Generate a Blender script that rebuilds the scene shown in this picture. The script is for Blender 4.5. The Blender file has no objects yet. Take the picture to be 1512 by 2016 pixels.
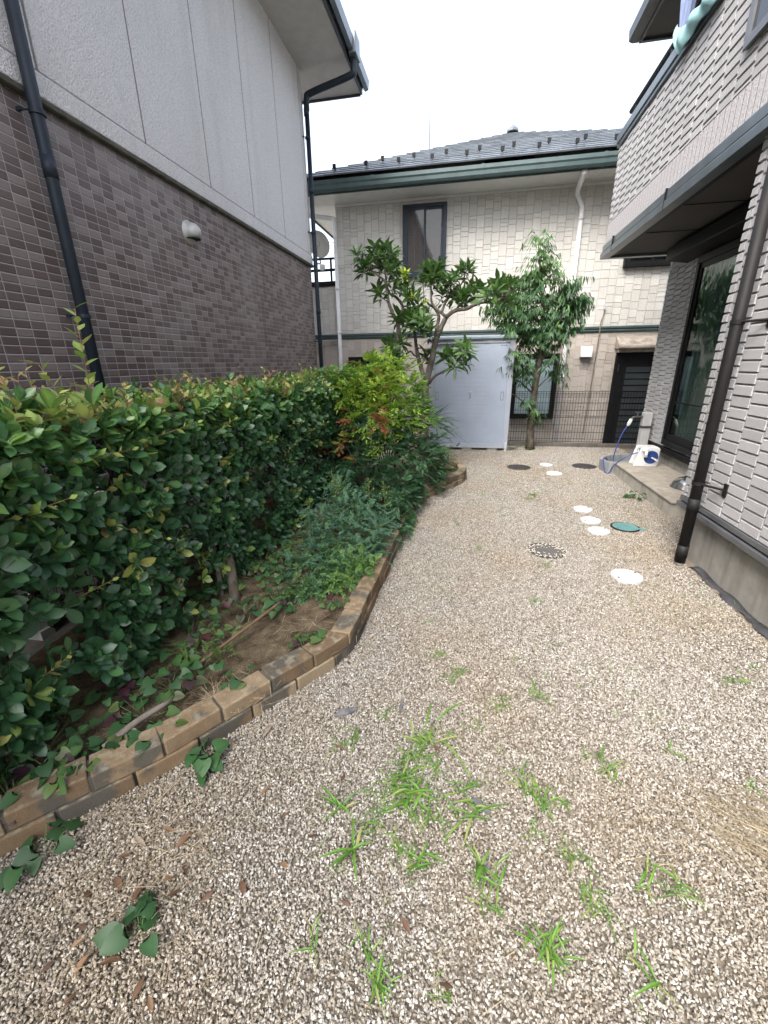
import bpy, math, random
import numpy as np
from mathutils import Matrix, Vector

R = math.radians
rng = np.random.default_rng(11)
random.seed(11)
SC = bpy.context.scene
COL = SC.collection

# ------------------------------------------------------------------ camera
cd = bpy.data.cameras.new("camera")
cam = bpy.data.objects.new("camera", cd)
COL.objects.link(cam)
SC.camera = cam
_M = np.array([[0.982, 0.190, -0.015], [-0.049, 0.329, 0.943], [-0.184, 0.925, -0.333]])
def _cam_axes():
    p, r, b = R(19.42515462), R(-0.91182603), R(11.27701591)
    cp, sp = math.cos(p), math.sin(p)
    fwd = np.array([0, cp, -sp]); up = np.array([0, sp, cp]); rt = np.array([1., 0, 0])
    r2 = math.cos(r) * rt + math.sin(r) * up
    u2 = -math.sin(r) * rt + math.cos(r) * up
    Z = np.array([[math.cos(b), -math.sin(b), 0], [math.sin(b), math.cos(b), 0], [0, 0, 1]])
    return Z @ r2, Z @ u2, Z @ fwd
_r, _u, _f = _cam_axes()
cam.matrix_world = Matrix(((_r[0], _u[0], -_f[0], 0), (_r[1], _u[1], -_f[1], 0), (_r[2], _u[2], -_f[2], 1.5), (0, 0, 0, 1)))
cd.sensor_fit = 'HORIZONTAL'; cd.sensor_width = 36.0
cd.lens = 827.822 / 1512 * 36
cd.clip_start = 0.02; cd.clip_end = 500

# ------------------------------------------------------------------ world, sun, exposure
SUN = Vector((-0.24, -0.58, 0.78)).normalized()
elev = math.asin(SUN.z); rot = math.atan2(SUN.x, SUN.y) % (2 * math.pi)
W = bpy.data.worlds.new("World"); SC.world = W; W.use_nodes = True
wt = W.node_tree; wt.nodes.clear()
sky = wt.nodes.new('ShaderNodeTexSky'); sky.sky_type = 'NISHITA'; sky.sun_disc = False
sky.sun_elevation = elev; sky.sun_rotation = rot
sky.air_density = 1.0; sky.dust_density = 5.0; sky.ozone_density = 1.0
hs = wt.nodes.new('ShaderNodeHueSaturation'); hs.inputs['Saturation'].default_value = 0.5
hs.inputs['Value'].default_value = 1.0
tc = wt.nodes.new('ShaderNodeTexCoord')
cn = wt.nodes.new('ShaderNodeTexNoise'); cn.inputs['Scale'].default_value = 1.6; cn.inputs['Detail'].default_value = 5
cr = wt.nodes.new('ShaderNodeValToRGB')
cr.color_ramp.elements[0].position = .38; cr.color_ramp.elements[0].color = (.78, .80, .82, 1)
cr.color_ramp.elements[1].position = .62; cr.color_ramp.elements[1].color = (1.25, 1.25, 1.25, 1)
mx = wt.nodes.new('ShaderNodeMix'); mx.data_type = 'RGBA'; mx.blend_type = 'MULTIPLY'; mx.inputs[0].default_value = .8
bg = wt.nodes.new('ShaderNodeBackground'); bg.inputs['Strength'].default_value = 0.15
wo = wt.nodes.new('ShaderNodeOutputWorld')
wt.links.new(tc.outputs['Generated'], cn.inputs['Vector']); wt.links.new(cn.outputs['Fac'], cr.inputs['Fac'])
wt.links.new(sky.outputs['Color'], hs.inputs['Color'])
wt.links.new(hs.outputs['Color'], mx.inputs[6]); wt.links.new(cr.outputs['Color'], mx.inputs[7])
wt.links.new(mx.outputs[2], bg.inputs['Color']); wt.links.new(bg.outputs[0], wo.inputs[0])
sl = bpy.data.lights.new("sun", 'SUN'); sl.energy = 1.2; sl.angle = R(45); sl.color = (1, .96, .9)
so = bpy.data.objects.new("sun", sl); COL.objects.link(so)
so.rotation_euler = SUN.to_track_quat('Z', 'Y').to_euler(); so.location = (-4, -6, 15)
vs = SC.view_settings
vs.view_transform = 'Standard'; vs.look = 'None'; vs.gamma = 1; vs.use_curve_mapping = False
vs.exposure = 1.86

# ------------------------------------------------------------------ mesh helpers
class MB:
    def __init__(self): self.V = []; self.A = []; self.F = []; self.n = 0
    def add(self, v, faces, a=0.0):
        v = np.asarray(v, float).reshape(-1, 3); self.V.append(v)
        self.A.append(np.full(len(v), a) if np.isscalar(a) else np.asarray(a, float))
        if isinstance(faces, np.ndarray): self.F.append(faces + self.n)
        else:
            by = {}
            for f in faces: by.setdefault(len(f), []).append(f)
            for fs in by.values(): self.F.append(np.array(fs) + self.n)
        self.n += len(v)
    def box(self, x0, x1, y0, y1, z0, z1, a=0.0):
        v = [(x0,y0,z0),(x1,y0,z0),(x1,y1,z0),(x0,y1,z0),(x0,y0,z1),(x1,y0,z1),(x1,y1,z1),(x0,y1,z1)]
        self.add(v, [(0,3,2,1),(4,5,6,7),(0,1,5,4),(1,2,6,5),(2,3,7,6),(3,0,4,7)], a)
    def obox(self, c, ux, uy, uz, a=0.0):
        c = np.array(c, float); ux = np.array(ux, float); uy = np.array(uy, float); uz = np.array(uz, float)
        v = [c + sx*ux + sy*uy + sz*uz for sz in (-1,1) for sx, sy in ((-1,-1),(1,-1),(1,1),(-1,1))]
        self.add(v, [(0,3,2,1),(4,5,6,7),(0,1,5,4),(1,2,6,5),(2,3,7,6),(3,0,4,7)], a)
    def prism(self, poly, axis, a0, a1, a=0.0):
        n = len(poly); v = []
        for h in (a0, a1):
            for p, q in poly:
                v.append((h,p,q) if axis == 'x' else (p,h,q) if axis == 'y' else (p,q,h))
        f = [tuple(range(n)), tuple(range(2*n-1, n-1, -1))] + [(i, i+n, (i+1) % n + n, (i+1) % n) for i in range(n)]
        self.add(v, f, a)
    def tube(self, pts, r, seg=8, a=0.0, cap=True):
        P = np.asarray(pts, float); n = len(P)
        rr = np.full(n, r) if np.isscalar(r) else np.asarray(r, float)
        T = np.gradient(P, axis=0); T /= np.linalg.norm(T, axis=1)[:, None] + 1e-9
        ref = np.array([0, 0, 1.]) if abs(T[0][2]) < .9 else np.array([1., 0, 0])
        s = np.cross(T[0], ref); s /= np.linalg.norm(s); V = []
        for i in range(n):
            s = s - T[i] * (s @ T[i]); s /= np.linalg.norm(s) + 1e-9
            t = np.cross(T[i], s)
            for k in range(seg):
                g = 2*math.pi*k/seg; V.append(P[i] + rr[i]*(math.cos(g)*s + math.sin(g)*t))
        f = [(i*seg+k, i*seg+(k+1) % seg, (i+1)*seg+(k+1) % seg, (i+1)*seg+k) for i in range(n-1) for k in range(seg)]
        if cap: f += [tuple(range(seg-1, -1, -1)), tuple(range((n-1)*seg, n*seg))]
        self.add(V, f, a)
    def lathe(self, prof, c, seg=24, axis='z', a=0.0, a0=0, a1=2*math.pi):
        full = abs(a1-a0-2*math.pi) < 1e-6; m = seg if full else seg+1; V = []
        for r, h in prof:
            for k in range(m):
                g = a0 + (a1-a0)*k/seg; x, y = r*math.cos(g), r*math.sin(g)
                p = (x,y,h) if axis == 'z' else (h,x,y) if axis == 'x' else (x,h,y)
                V.append((c[0]+p[0], c[1]+p[1], c[2]+p[2]))
        f = []
        for i in range(len(prof)-1):
            for k in range(seg):
                k2 = (k+1) % m if full else k+1
                f.append((i*m+k, i*m+k2, (i+1)*m+k2, (i+1)*m+k))
        if full:
            f += [tuple(range(m-1, -1, -1)), tuple(range((len(prof)-1)*m, len(prof)*m))]
        self.add(V, f, a)
    def leaves(self, O, D, N, L, Wd, prof, droop=.15, fold=.12, a=.5, u=None):
        O = np.atleast_2d(O).astype(float); k = len(O)
        D = np.atleast_2d(D).astype(float); N = np.atleast_2d(N).astype(float)
        D = D/(np.linalg.norm(D, axis=1)[:, None]+1e-9)
        N = N - D*(N*D).sum(1)[:, None]; N = N/(np.linalg.norm(N, axis=1)[:, None]+1e-9)
        S = np.cross(D, N)
        L = np.broadcast_to(np.asarray(L, float), (k,)); Wd = np.broadcast_to(np.asarray(Wd, float), (k,))
        dr = np.broadcast_to(np.asarray(droop, float), (k,)); a = np.broadcast_to(np.asarray(a, float), (k,))
        m = len(prof)
        if u is None: u = np.linspace(0, 1, m+2)
        rows = [O + (L*u[0])[:, None]*D]
        for j in range(m):
            c = O + (L*u[j+1])[:, None]*D - (L*dr*u[j+1]**2)[:, None]*N
            h = (Wd*prof[j]*.5)[:, None]*S; ff = (Wd*prof[j]*fold)[:, None]*N
            rows += [c - h + ff, c, c + h + ff]
        rows.append(O + (L*u[-1])[:, None]*D - (L*dr*u[-1]**2)[:, None]*N)
        V = np.stack(rows, 1); nv = V.shape[1]
        tri = [(0,1,2),(0,2,3)]; quad = []
        for j in range(m-1):
            b = 1+3*j; quad += [(b,b+3,b+4,b+1),(b+1,b+4,b+5,b+2)]
        b = 1+3*(m-1); tri += [(b,nv-1,b+1),(b+1,nv-1,b+2)]
        off = (np.arange(k)*nv)[:, None, None]
        tri = (np.array(tri)[None]+off).reshape(-1, 3)
        self.add(V.reshape(-1, 3), tri, (a[:, None]+np.array([0.]+[-.02,.06,-.02]*m+[0.])[None, :]).ravel()); 
        if quad:
            q = (np.array(quad)[None]+off).reshape(-1, 4) + self.n - k*nv
            self.F.append(q)
    def mesh(self, name, smooth=False, origin=(0,0,0)):
        me = bpy.data.meshes.new(name)
        V = np.concatenate(self.V) - np.array(origin, float)
        me.vertices.add(len(V)); me.vertices.foreach_set("co", V.astype(np.float32).ravel())
        loops = np.concatenate([f.ravel() for f in self.F]).astype(np.int32)
        tot = np.concatenate([np.full(len(f), f.shape[1]) for f in self.F])
        st = np.concatenate([[0], np.cumsum(tot)[:-1]]).astype(np.int32)
        me.loops.add(len(loops)); me.loops.foreach_set("vertex_index", loops)
        me.polygons.add(len(tot)); me.polygons.foreach_set("loop_start", st)
        me.polygons.foreach_set("use_smooth", np.full(len(tot), bool(smooth)))
        at = me.attributes.new("hue", 'FLOAT', 'POINT')
        at.data.foreach_set("value", np.concatenate(self.A).astype(np.float32))
        me.update(calc_edges=True); me.validate()
        return me

LOC = {}
def thing(name, label, cat, loc=(0,0,0), group=None):
    o = bpy.data.objects.new(name, None); COL.objects.link(o); o.location = loc
    o.empty_display_size = .1
    LOC[o.name] = tuple(loc); o['label'] = label; o['category'] = cat
    if group: o['group'] = group
    return o
def part(name, mb, mat, parent=None, smooth=False, bevel=0, label=None, origin=None):
    org = LOC.get(parent.name, (0,0,0)) if parent is not None else (origin or (0,0,0))
    o = bpy.data.objects.new(name, mb.mesh(name, smooth, org)); COL.objects.link(o)
    if parent is not None: o.parent = parent; LOC[o.name] = org
    elif origin: o.location = origin; LOC[o.name] = origin
    o.data.materials.append(mat)
    if label: o['label'] = label
    if bevel:
        b = o.modifiers.new("bevel", 'BEVEL'); b.width = bevel; b.segments = 2; b.limit_method = 'ANGLE'; b.angle_limit = R(40)
    return o
def single(name, mb, mat, label, cat, group=None, origin=None, **k):
    o = part(name, mb, mat, None, origin=origin, **k); o['label'] = label; o['category'] = cat
    if group: o['group'] = group
    return o
def struct(name, mb, mat, kind='structure', **k):
    o = part(name, mb, mat, None, **k); o['kind'] = kind; return o
def copy_thing(root, loc, rz=0, scale=1, label=None):
    r = root.copy(); COL.objects.link(r); r.location = loc; r.rotation_euler = (0, 0, rz); r.scale = (scale,)*3
    if label: r['label'] = label
    for ch in list(root.children):
        c = ch.copy(); COL.objects.link(c); c.parent = r
    return r
def spline(pts, n=8):
    P = np.asarray(pts, float); P = np.vstack([2*P[0]-P[1], P, 2*P[-1]-P[-2]]); out = []
    for i in range(1, len(P)-2):
        for t in np.linspace(0, 1, n, endpoint=False):
            p0, p1, p2, p3 = P[i-1:i+3]
            out.append(.5*(2*p1 + (p2-p0)*t + (2*p0-5*p1+4*p2-p3)*t*t + (3*p1-p0-3*p2+p3)*t**3))
    out.append(P[-2]); return np.array(out)
def rnd_dirs(n, zmin=-1., zmax=1.):
    z = rng.uniform(zmin, zmax, n); t = rng.uniform(0, 2*math.pi, n); s = np.sqrt(1-z*z)
    return np.stack([s*np.cos(t), s*np.sin(t), z], 1)

# ------------------------------------------------------------------ material helpers
def nd(nt, t, ins=None, **pr):
    n = nt.nodes.new(t)
    for k, v in pr.items(): setattr(n, k, v)
    for k, v in (ins or {}).items():
        if isinstance(v, bpy.types.NodeSocket): nt.links.new(v, n.inputs[k])
        else: n.inputs[k].default_value = v
    return n
def mth(nt, op, a, b=None, c=None):
    n = nt.nodes.new('ShaderNodeMath'); n.operation = op
    for i, v in enumerate((a, b, c)):
        if v is None: continue
        if isinstance(v, bpy.types.NodeSocket): nt.links.new(v, n.inputs[i])
        else: n.inputs[i].default_value = v
    return n.outputs[0]
def c4(c): return (c[0], c[1], c[2], 1)
def mix(nt, f, a, b, mode='MIX'):
    n = nt.nodes.new('ShaderNodeMix'); n.data_type = 'RGBA'; n.blend_type = mode
    for i, v in ((0, f), (6, a), (7, b)):
        if isinstance(v, bpy.types.NodeSocket): nt.links.new(v, n.inputs[i])
        else: n.inputs[i].default_value = v if i == 0 else c4(v)
    return n.outputs[2]
def ramp(nt, f, stops, interp='LINEAR'):
    n = nd(nt, 'ShaderNodeValToRGB', {'Fac': f}); e = n.color_ramp.elements; n.color_ramp.interpolation = interp
    while len(e) < len(stops): e.new(.5)
    for i, (p, c) in enumerate(stops): e[i].position = p; e[i].color = c4(c)
    return n.outputs[0]
def newmat(name):
    m = bpy.data.materials.new(name); m.use_nodes = True; nt = m.node_tree
    return m, nt, nt.nodes['Principled BSDF']
def pos(nt): return nd(nt, 'ShaderNodeNewGeometry').outputs['Position']
def vmul(nt, v, s): return nd(nt, 'ShaderNodeVectorMath', {0: v, 1: s}, operation='MULTIPLY').outputs[0]
def noise(nt, scale, detail=4, vec=None, rough=.55):
    n = nd(nt, 'ShaderNodeTexNoise', {'Scale': scale, 'Detail': detail, 'Roughness': rough})
    nt.links.new(vec if vec is not None else pos(nt), n.inputs['Vector']); return n.outputs['Fac']
def attr(nt, name='hue'): return nd(nt, 'ShaderNodeAttribute', attribute_name=name).outputs['Fac']
def bump(nt, b, h, strength=.5, dist=.01):
    n = nd(nt, 'ShaderNodeBump', {'Strength': strength, 'Distance': dist, 'Height': h}); nt.links.new(n.outputs[0], b.inputs['Normal'])
def setb(nt, b, **k):
    for key, v in k.items():
        key = {'col': 'Base Color', 'rough': 'Roughness', 'metal': 'Metallic', 'spec': 'Specular IOR Level'}[key]
        if isinstance(v, bpy.types.NodeSocket): nt.links.new(v, b.inputs[key])
        else: b.inputs[key].default_value = c4(v) if key == 'Base Color' else v
def simple(name, col, rough=.5, metal=0, var=.15, vs=6, bm=0, bs=80, spec=.5, streak=0):
    m, nt, b = newmat(name)
    f = noise(nt, vs, 5)
    c = ramp(nt, f, [(.3, [x*(1-var) for x in col]), (.7, [min(1, x*(1+var)) for x in col])])
    if streak:
        s = noise(nt, 1.0, 4, vmul(nt, pos(nt), (14, 14, .7)))
        c = mix(nt, ramp(nt, s, [(.45, (0,0,0)), (.75, (streak,)*3)]), c, [x*.45 for x in col])
    setb(nt, b, col=c, rough=rough, metal=metal, spec=spec)
    if bm: bump(nt, b, noise(nt, bs, 3), bm, .004)
    return m
def glass_mat(name, tint=(.6,.65,.66), refl=1.0):
    m, nt, b = newmat(name); nt.nodes.remove(b)
    tr = nd(nt, 'ShaderNodeBsdfTransparent', {'Color': c4(tint)})
    gl = nd(nt, 'ShaderNodeBsdfGlossy', {'Color': (1,1,1,1), 'Roughness': .02})
    fr = nd(nt, 'ShaderNodeFresnel', {'IOR': 1.55})
    mx = nd(nt, 'ShaderNodeMixShader', {0: mth(nt, 'MULTIPLY', fr.outputs[0], refl), 1: tr.outputs[0], 2: gl.outputs[0]})
    nt.links.new(mx.outputs[0], nt.nodes['Material Output'].inputs[0]); return m
def leaf_mat(name, stops, rough=.38, trans=.3, spec=.5):
    m, nt, b = newmat(name)
    h = attr(nt); n1 = noise(nt, 40, 2)
    h2 = mth(nt, 'ADD', h, mth(nt, 'MULTIPLY', mth(nt, 'SUBTRACT', n1, .5), .10))
    c = ramp(nt, h2, stops)
    setb(nt, b, col=c, rough=rough, spec=spec)
    tl = nd(nt, 'ShaderNodeBsdfTranslucent', {'Color': mix(nt, .35, c, (.16,.34,.06), 'MIX')})
    mxs = nd(nt, 'ShaderNodeMixShader', {0: trans, 1: b.outputs[0], 2: tl.outputs[0]})
    nt.links.new(mxs.outputs[0], nt.nodes['Material Output'].inputs[0]); return m
def bark_mat(name, c0, c1):
    m, nt, b = newmat(name)
    f = noise(nt, 30, 5, vmul(nt, pos(nt), (1,1,.35)))
    g = noise(nt, 7, 3)
    c = mix(nt, ramp(nt, g, [(.5,(0,0,0)),(.7,(.6,.6,.6))]), ramp(nt, f, [(.3,c0),(.7,c1)]), (.20,.195,.17))
    setb(nt, b, col=c, rough=.85, spec=.2); bump(nt, b, f, .8, .01); return m

# ---- wall materials
def mat_stucco():
    m, nt, b = newmat("roughcast_stucco")
    p = pos(nt); v = nd(nt, 'ShaderNodeTexVoronoi', {'Scale': 95, 'Vector': vmul(nt, p, (1, 1, .8))}).outputs['Distance']
    n1 = noise(nt, 130, 4); n2 = noise(nt, .8, 5); n3 = noise(nt, 1, 4, vmul(nt, p, (2, 3.5, .35)))
    hgt = mth(nt, 'ADD', n1, mth(nt, 'MULTIPLY', v, .9))
    base = ramp(nt, hgt, [(.45, (.36,.345,.34)), (.70,(.54,.525,.53)), (1.0, (.70,.685,.69))])
    c = mix(nt, ramp(nt, n2, [(.35,(.0,.0,.0)),(.7,(.30,.30,.30))]), base, (.50,.48,.46))
    c = mix(nt, ramp(nt, n3, [(.55,(0,0,0)),(.8,(.35,.35,.35))]), c, (.38,.365,.36))
    setb(nt, b, col=c, rough=.9, spec=.2); bump(nt, b, hgt, 1.0, .006); return m
def mat_tiles(pu=.108, pv=.0517):
    m, nt, b = newmat("brown_tiles")
    s = nd(nt, 'ShaderNodeSeparateXYZ', {0: pos(nt)})
    u = mth(nt, 'DIVIDE', mth(nt, 'ADD', s.outputs['Y'], s.outputs['X']), pu); v = mth(nt, 'DIVIDE', mth(nt, 'ADD', s.outputs['Z'], -3.09), pv)
    fu, fv = mth(nt, 'FRACT', u), mth(nt, 'FRACT', v)
    iu, iv = mth(nt, 'FLOOR', u), mth(nt, 'FLOOR', v)
    w = nd(nt, 'ShaderNodeTexWhiteNoise', {'Vector': nd(nt, 'ShaderNodeCombineXYZ', {0: iu, 1: iv}).outputs[0]}, noise_dimensions='3D').outputs['Value']
    eu = mth(nt, 'MULTIPLY', mth(nt, 'MINIMUM', fu, mth(nt, 'SUBTRACT', 1, fu)), pu)
    ev = mth(nt, 'MULTIPLY', mth(nt, 'MINIMUM', fv, mth(nt, 'SUBTRACT', 1, fv)), pv)
    d = mth(nt, 'MINIMUM', eu, ev)
    tile = nd(nt, 'ShaderNodeMapRange', {0: d, 1: .0017, 2: .0030}).outputs[0]
    dome = nd(nt, 'ShaderNodeMapRange', {0: d, 1: .0017, 2: .007}).outputs[0]
    col = ramp(nt, w, [(0,(.100,.070,.064)),(.35,(.122,.087,.081)),(.55,(.150,.113,.105)),(.7,(.205,.167,.157)),(1,(.235,.194,.184))])
    n1 = noise(nt, 60, 3); col = mix(nt, .35, col, ramp(nt, n1, [(.3,(.6,.6,.6)),(.7,(1.0,1.0,1.0))]), 'MULTIPLY')
    st = noise(nt, 1, 4, vmul(nt, pos(nt), (1.5, 2.2, .25)))
    col = mix(nt, ramp(nt, st, [(.45,(0,0,0)),(.8,(.35,.35,.35))]), col, (.26,.235,.23))
    c = mix(nt, tile, (.36,.335,.33), col)
    setb(nt, b, col=c, rough=mth(nt, 'MULTIPLY_ADD', tile, -.42, .85), spec=.45); bump(nt, b, dome, .8, .004); return m
def mat_cream(name, c0, c1):
    m, nt, b = newmat(name)
    p = pos(nt); a = attr(nt)
    rotv = nd(nt, 'ShaderNodeVectorRotate', {'Vector': p, 'Axis': (0,1,0), 'Angle': mth(nt, 'MULTIPLY_ADD', a, 1.6, -.2)}, rotation_type='AXIS_ANGLE').outputs[0]
    w = noise(nt, 1, 3, vmul(nt, rotv, (16, 16, 2.6))); n2 = noise(nt, 1.2, 5)
    n3 = noise(nt, 1, 4, vmul(nt, p, (7, 7, .5)))
    c = ramp(nt, mth(nt, 'ADD', mth(nt, 'MULTIPLY', a, .5), mth(nt, 'MULTIPLY', n2, .6)), [(.2,c0),(.9,c1)])
    c = mix(nt, ramp(nt, n3, [(.55,(0,0,0)),(.85,(.35,.35,.35))]), c, [x*.6 for x in c0])
    wv = nd(nt, 'ShaderNodeTexWave', {'Vector': rotv, 'Scale': 5.5, 'Distortion': 5.0, 'Detail': 2.0, 'Detail Scale': 1.2}, bands_direction='X').outputs['Fac']
    ln = nd(nt, 'ShaderNodeMapRange', {0: wv, 1: .0, 2: .07, 3: .16, 4: 0.0}).outputs[0]
    c = mix(nt, ln, c, [x*.35 for x in c0])
    setb(nt, b, col=c, rough=.75, spec=.3); bump(nt, b, mth(nt, 'ADD', mth(nt, 'MULTIPLY', w, 1.5), mth(nt, 'MULTIPLY', noise(nt, 45, 3), .3)), .5, .008); return m
def mat_ribbed():
    m, nt, b = newmat("ribbed_siding")
    s = nd(nt, 'ShaderNodeSeparateXYZ', {0: pos(nt)})
    yy = mth(nt, 'ADD', s.outputs['Y'], s.outputs['X'])
    n0 = noise(nt, 60, 3)
    w = mth(nt, 'SINE', mth(nt, 'ADD', mth(nt, 'MULTIPLY', yy, 2*math.pi/.0105), mth(nt, 'MULTIPLY', n0, 2.2)))
    n1 = noise(nt, 160, 3); a = attr(nt); n2 = noise(nt, 1.1, 5)
    hgt = mth(nt, 'ADD', mth(nt, 'MULTIPLY', w, .35), n1)
    c = ramp(nt, mth(nt, 'ADD', mth(nt, 'MULTIPLY', a, .4), mth(nt, 'MULTIPLY', n2, .6)), [(.2,(.43,.42,.425)),(.8,(.55,.54,.545))])
    c = mix(nt, .45, c, ramp(nt, hgt, [(.1,(.62,.62,.62)),(.8,(1.0,1.0,1.0))]), 'MULTIPLY')
    st = noise(nt, 1, 4, vmul(nt, pos(nt), (6, 6, .4)))
    c = mix(nt, ramp(nt, st, [(.5,(0,0,0)),(.85,(.4,.4,.4))]), c, (.33,.31,.30))
    setb(nt, b, col=c, rough=.8, spec=.25); bump(nt, b, hgt, .6, .003); return m
def mat_rough_rib():
    m, nt, b = newmat("ribbed_stone_band")
    s = nd(nt, 'ShaderNodeSeparateXYZ', {0: pos(nt)})
    f = mth(nt, 'FRACT', mth(nt, 'DIVIDE', s.outputs['Y'], .078))
    g = nd(nt, 'ShaderNodeMapRange', {0: mth(nt, 'MINIMUM', f, mth(nt, 'SUBTRACT', 1, f)), 1: .01, 2: .10}).outputs[0]
    n1 = noise(nt, 55, 4); c = ramp(nt, n1, [(.3,(.40,.38,.385)),(.7,(.60,.57,.575))])
    c = mix(nt, g, (.33,.315,.315), c)
    setb(nt, b, col=c, rough=.85, spec=.25); bump(nt, b, mth(nt, 'ADD', n1, g), .7, .006); return m
def mat_concrete(name="weathered_concrete", base=(.36,.345,.315), stain=(.17,.155,.125)):
    m, nt, b = newmat(name)
    p = pos(nt); n1 = noise(nt, 9, 6); n2 = noise(nt, 1, 5, vmul(nt, p, (9, 9, .7))); n3 = noise(nt, 120, 3)
    c = ramp(nt, n1, [(.3,[x*.82 for x in base]),(.7,[x*1.1 for x in base])])
    c = mix(nt, ramp(nt, n2, [(.48,(0,0,0)),(.72,(.75,.75,.75))]), c, stain)
    c = mix(nt, .3, c, ramp(nt, n3, [(.3,(.7,.7,.7)),(.7,(1.0,1.0,1.0))]), 'MULTIPLY')
    setb(nt, b, col=c, rough=.9, spec=.2); bump(nt, b, mth(nt, 'ADD', n1, mth(nt, 'MULTIPLY', n3, .4)), .35, .008); return m
def mat_brick():
    m, nt, b = newmat("garden_brick")
    a = attr(nt); n1 = noise(nt, 10, 5); n2 = noise(nt, 220, 3); n3 = noise(nt, 6.5, 3)
    c = ramp(nt, mth(nt, 'ADD', mth(nt, 'MULTIPLY', a, .55), mth(nt, 'MULTIPLY', n1, .5)), [(.2,(.135,.096,.062)),(.45,(.20,.140,.086)),(.62,(.26,.192,.122)),(.85,(.32,.265,.185))])
    pt = mth(nt, 'ADD', n3, mth(nt, 'MULTIPLY', mth(nt, 'FRACT', mth(nt, 'MULTIPLY', a, 7.3)), .16))
    c = mix(nt, ramp(nt, pt, [(.60,(0,0,0)),(.68,(.85,.85,.85))]), c, (.085,.083,.074))
    c = mix(nt, .5, c, ramp(nt, n2, [(.3,(.55,.55,.55)),(.7,(1.15,1.15,1.15))]), 'MULTIPLY')
    ng = nd(nt, 'ShaderNodeSeparateXYZ', {0: nd(nt, 'ShaderNodeNewGeometry').outputs['Normal']}).outputs['Z']
    li = mth(nt, 'MULTIPLY', ramp(nt, noise(nt, 26, 5), [(.48,(0,0,0)),(.66,(.5,.5,.5))]), mth(nt, 'MAXIMUM', ng, 0.0))
    c = mix(nt, li, c, (.36,.33,.24))
    setb(nt, b, col=c, rough=.92, spec=.15); bump(nt, b, mth(nt, 'ADD', n2, n1), .6, .004); return m

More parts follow.
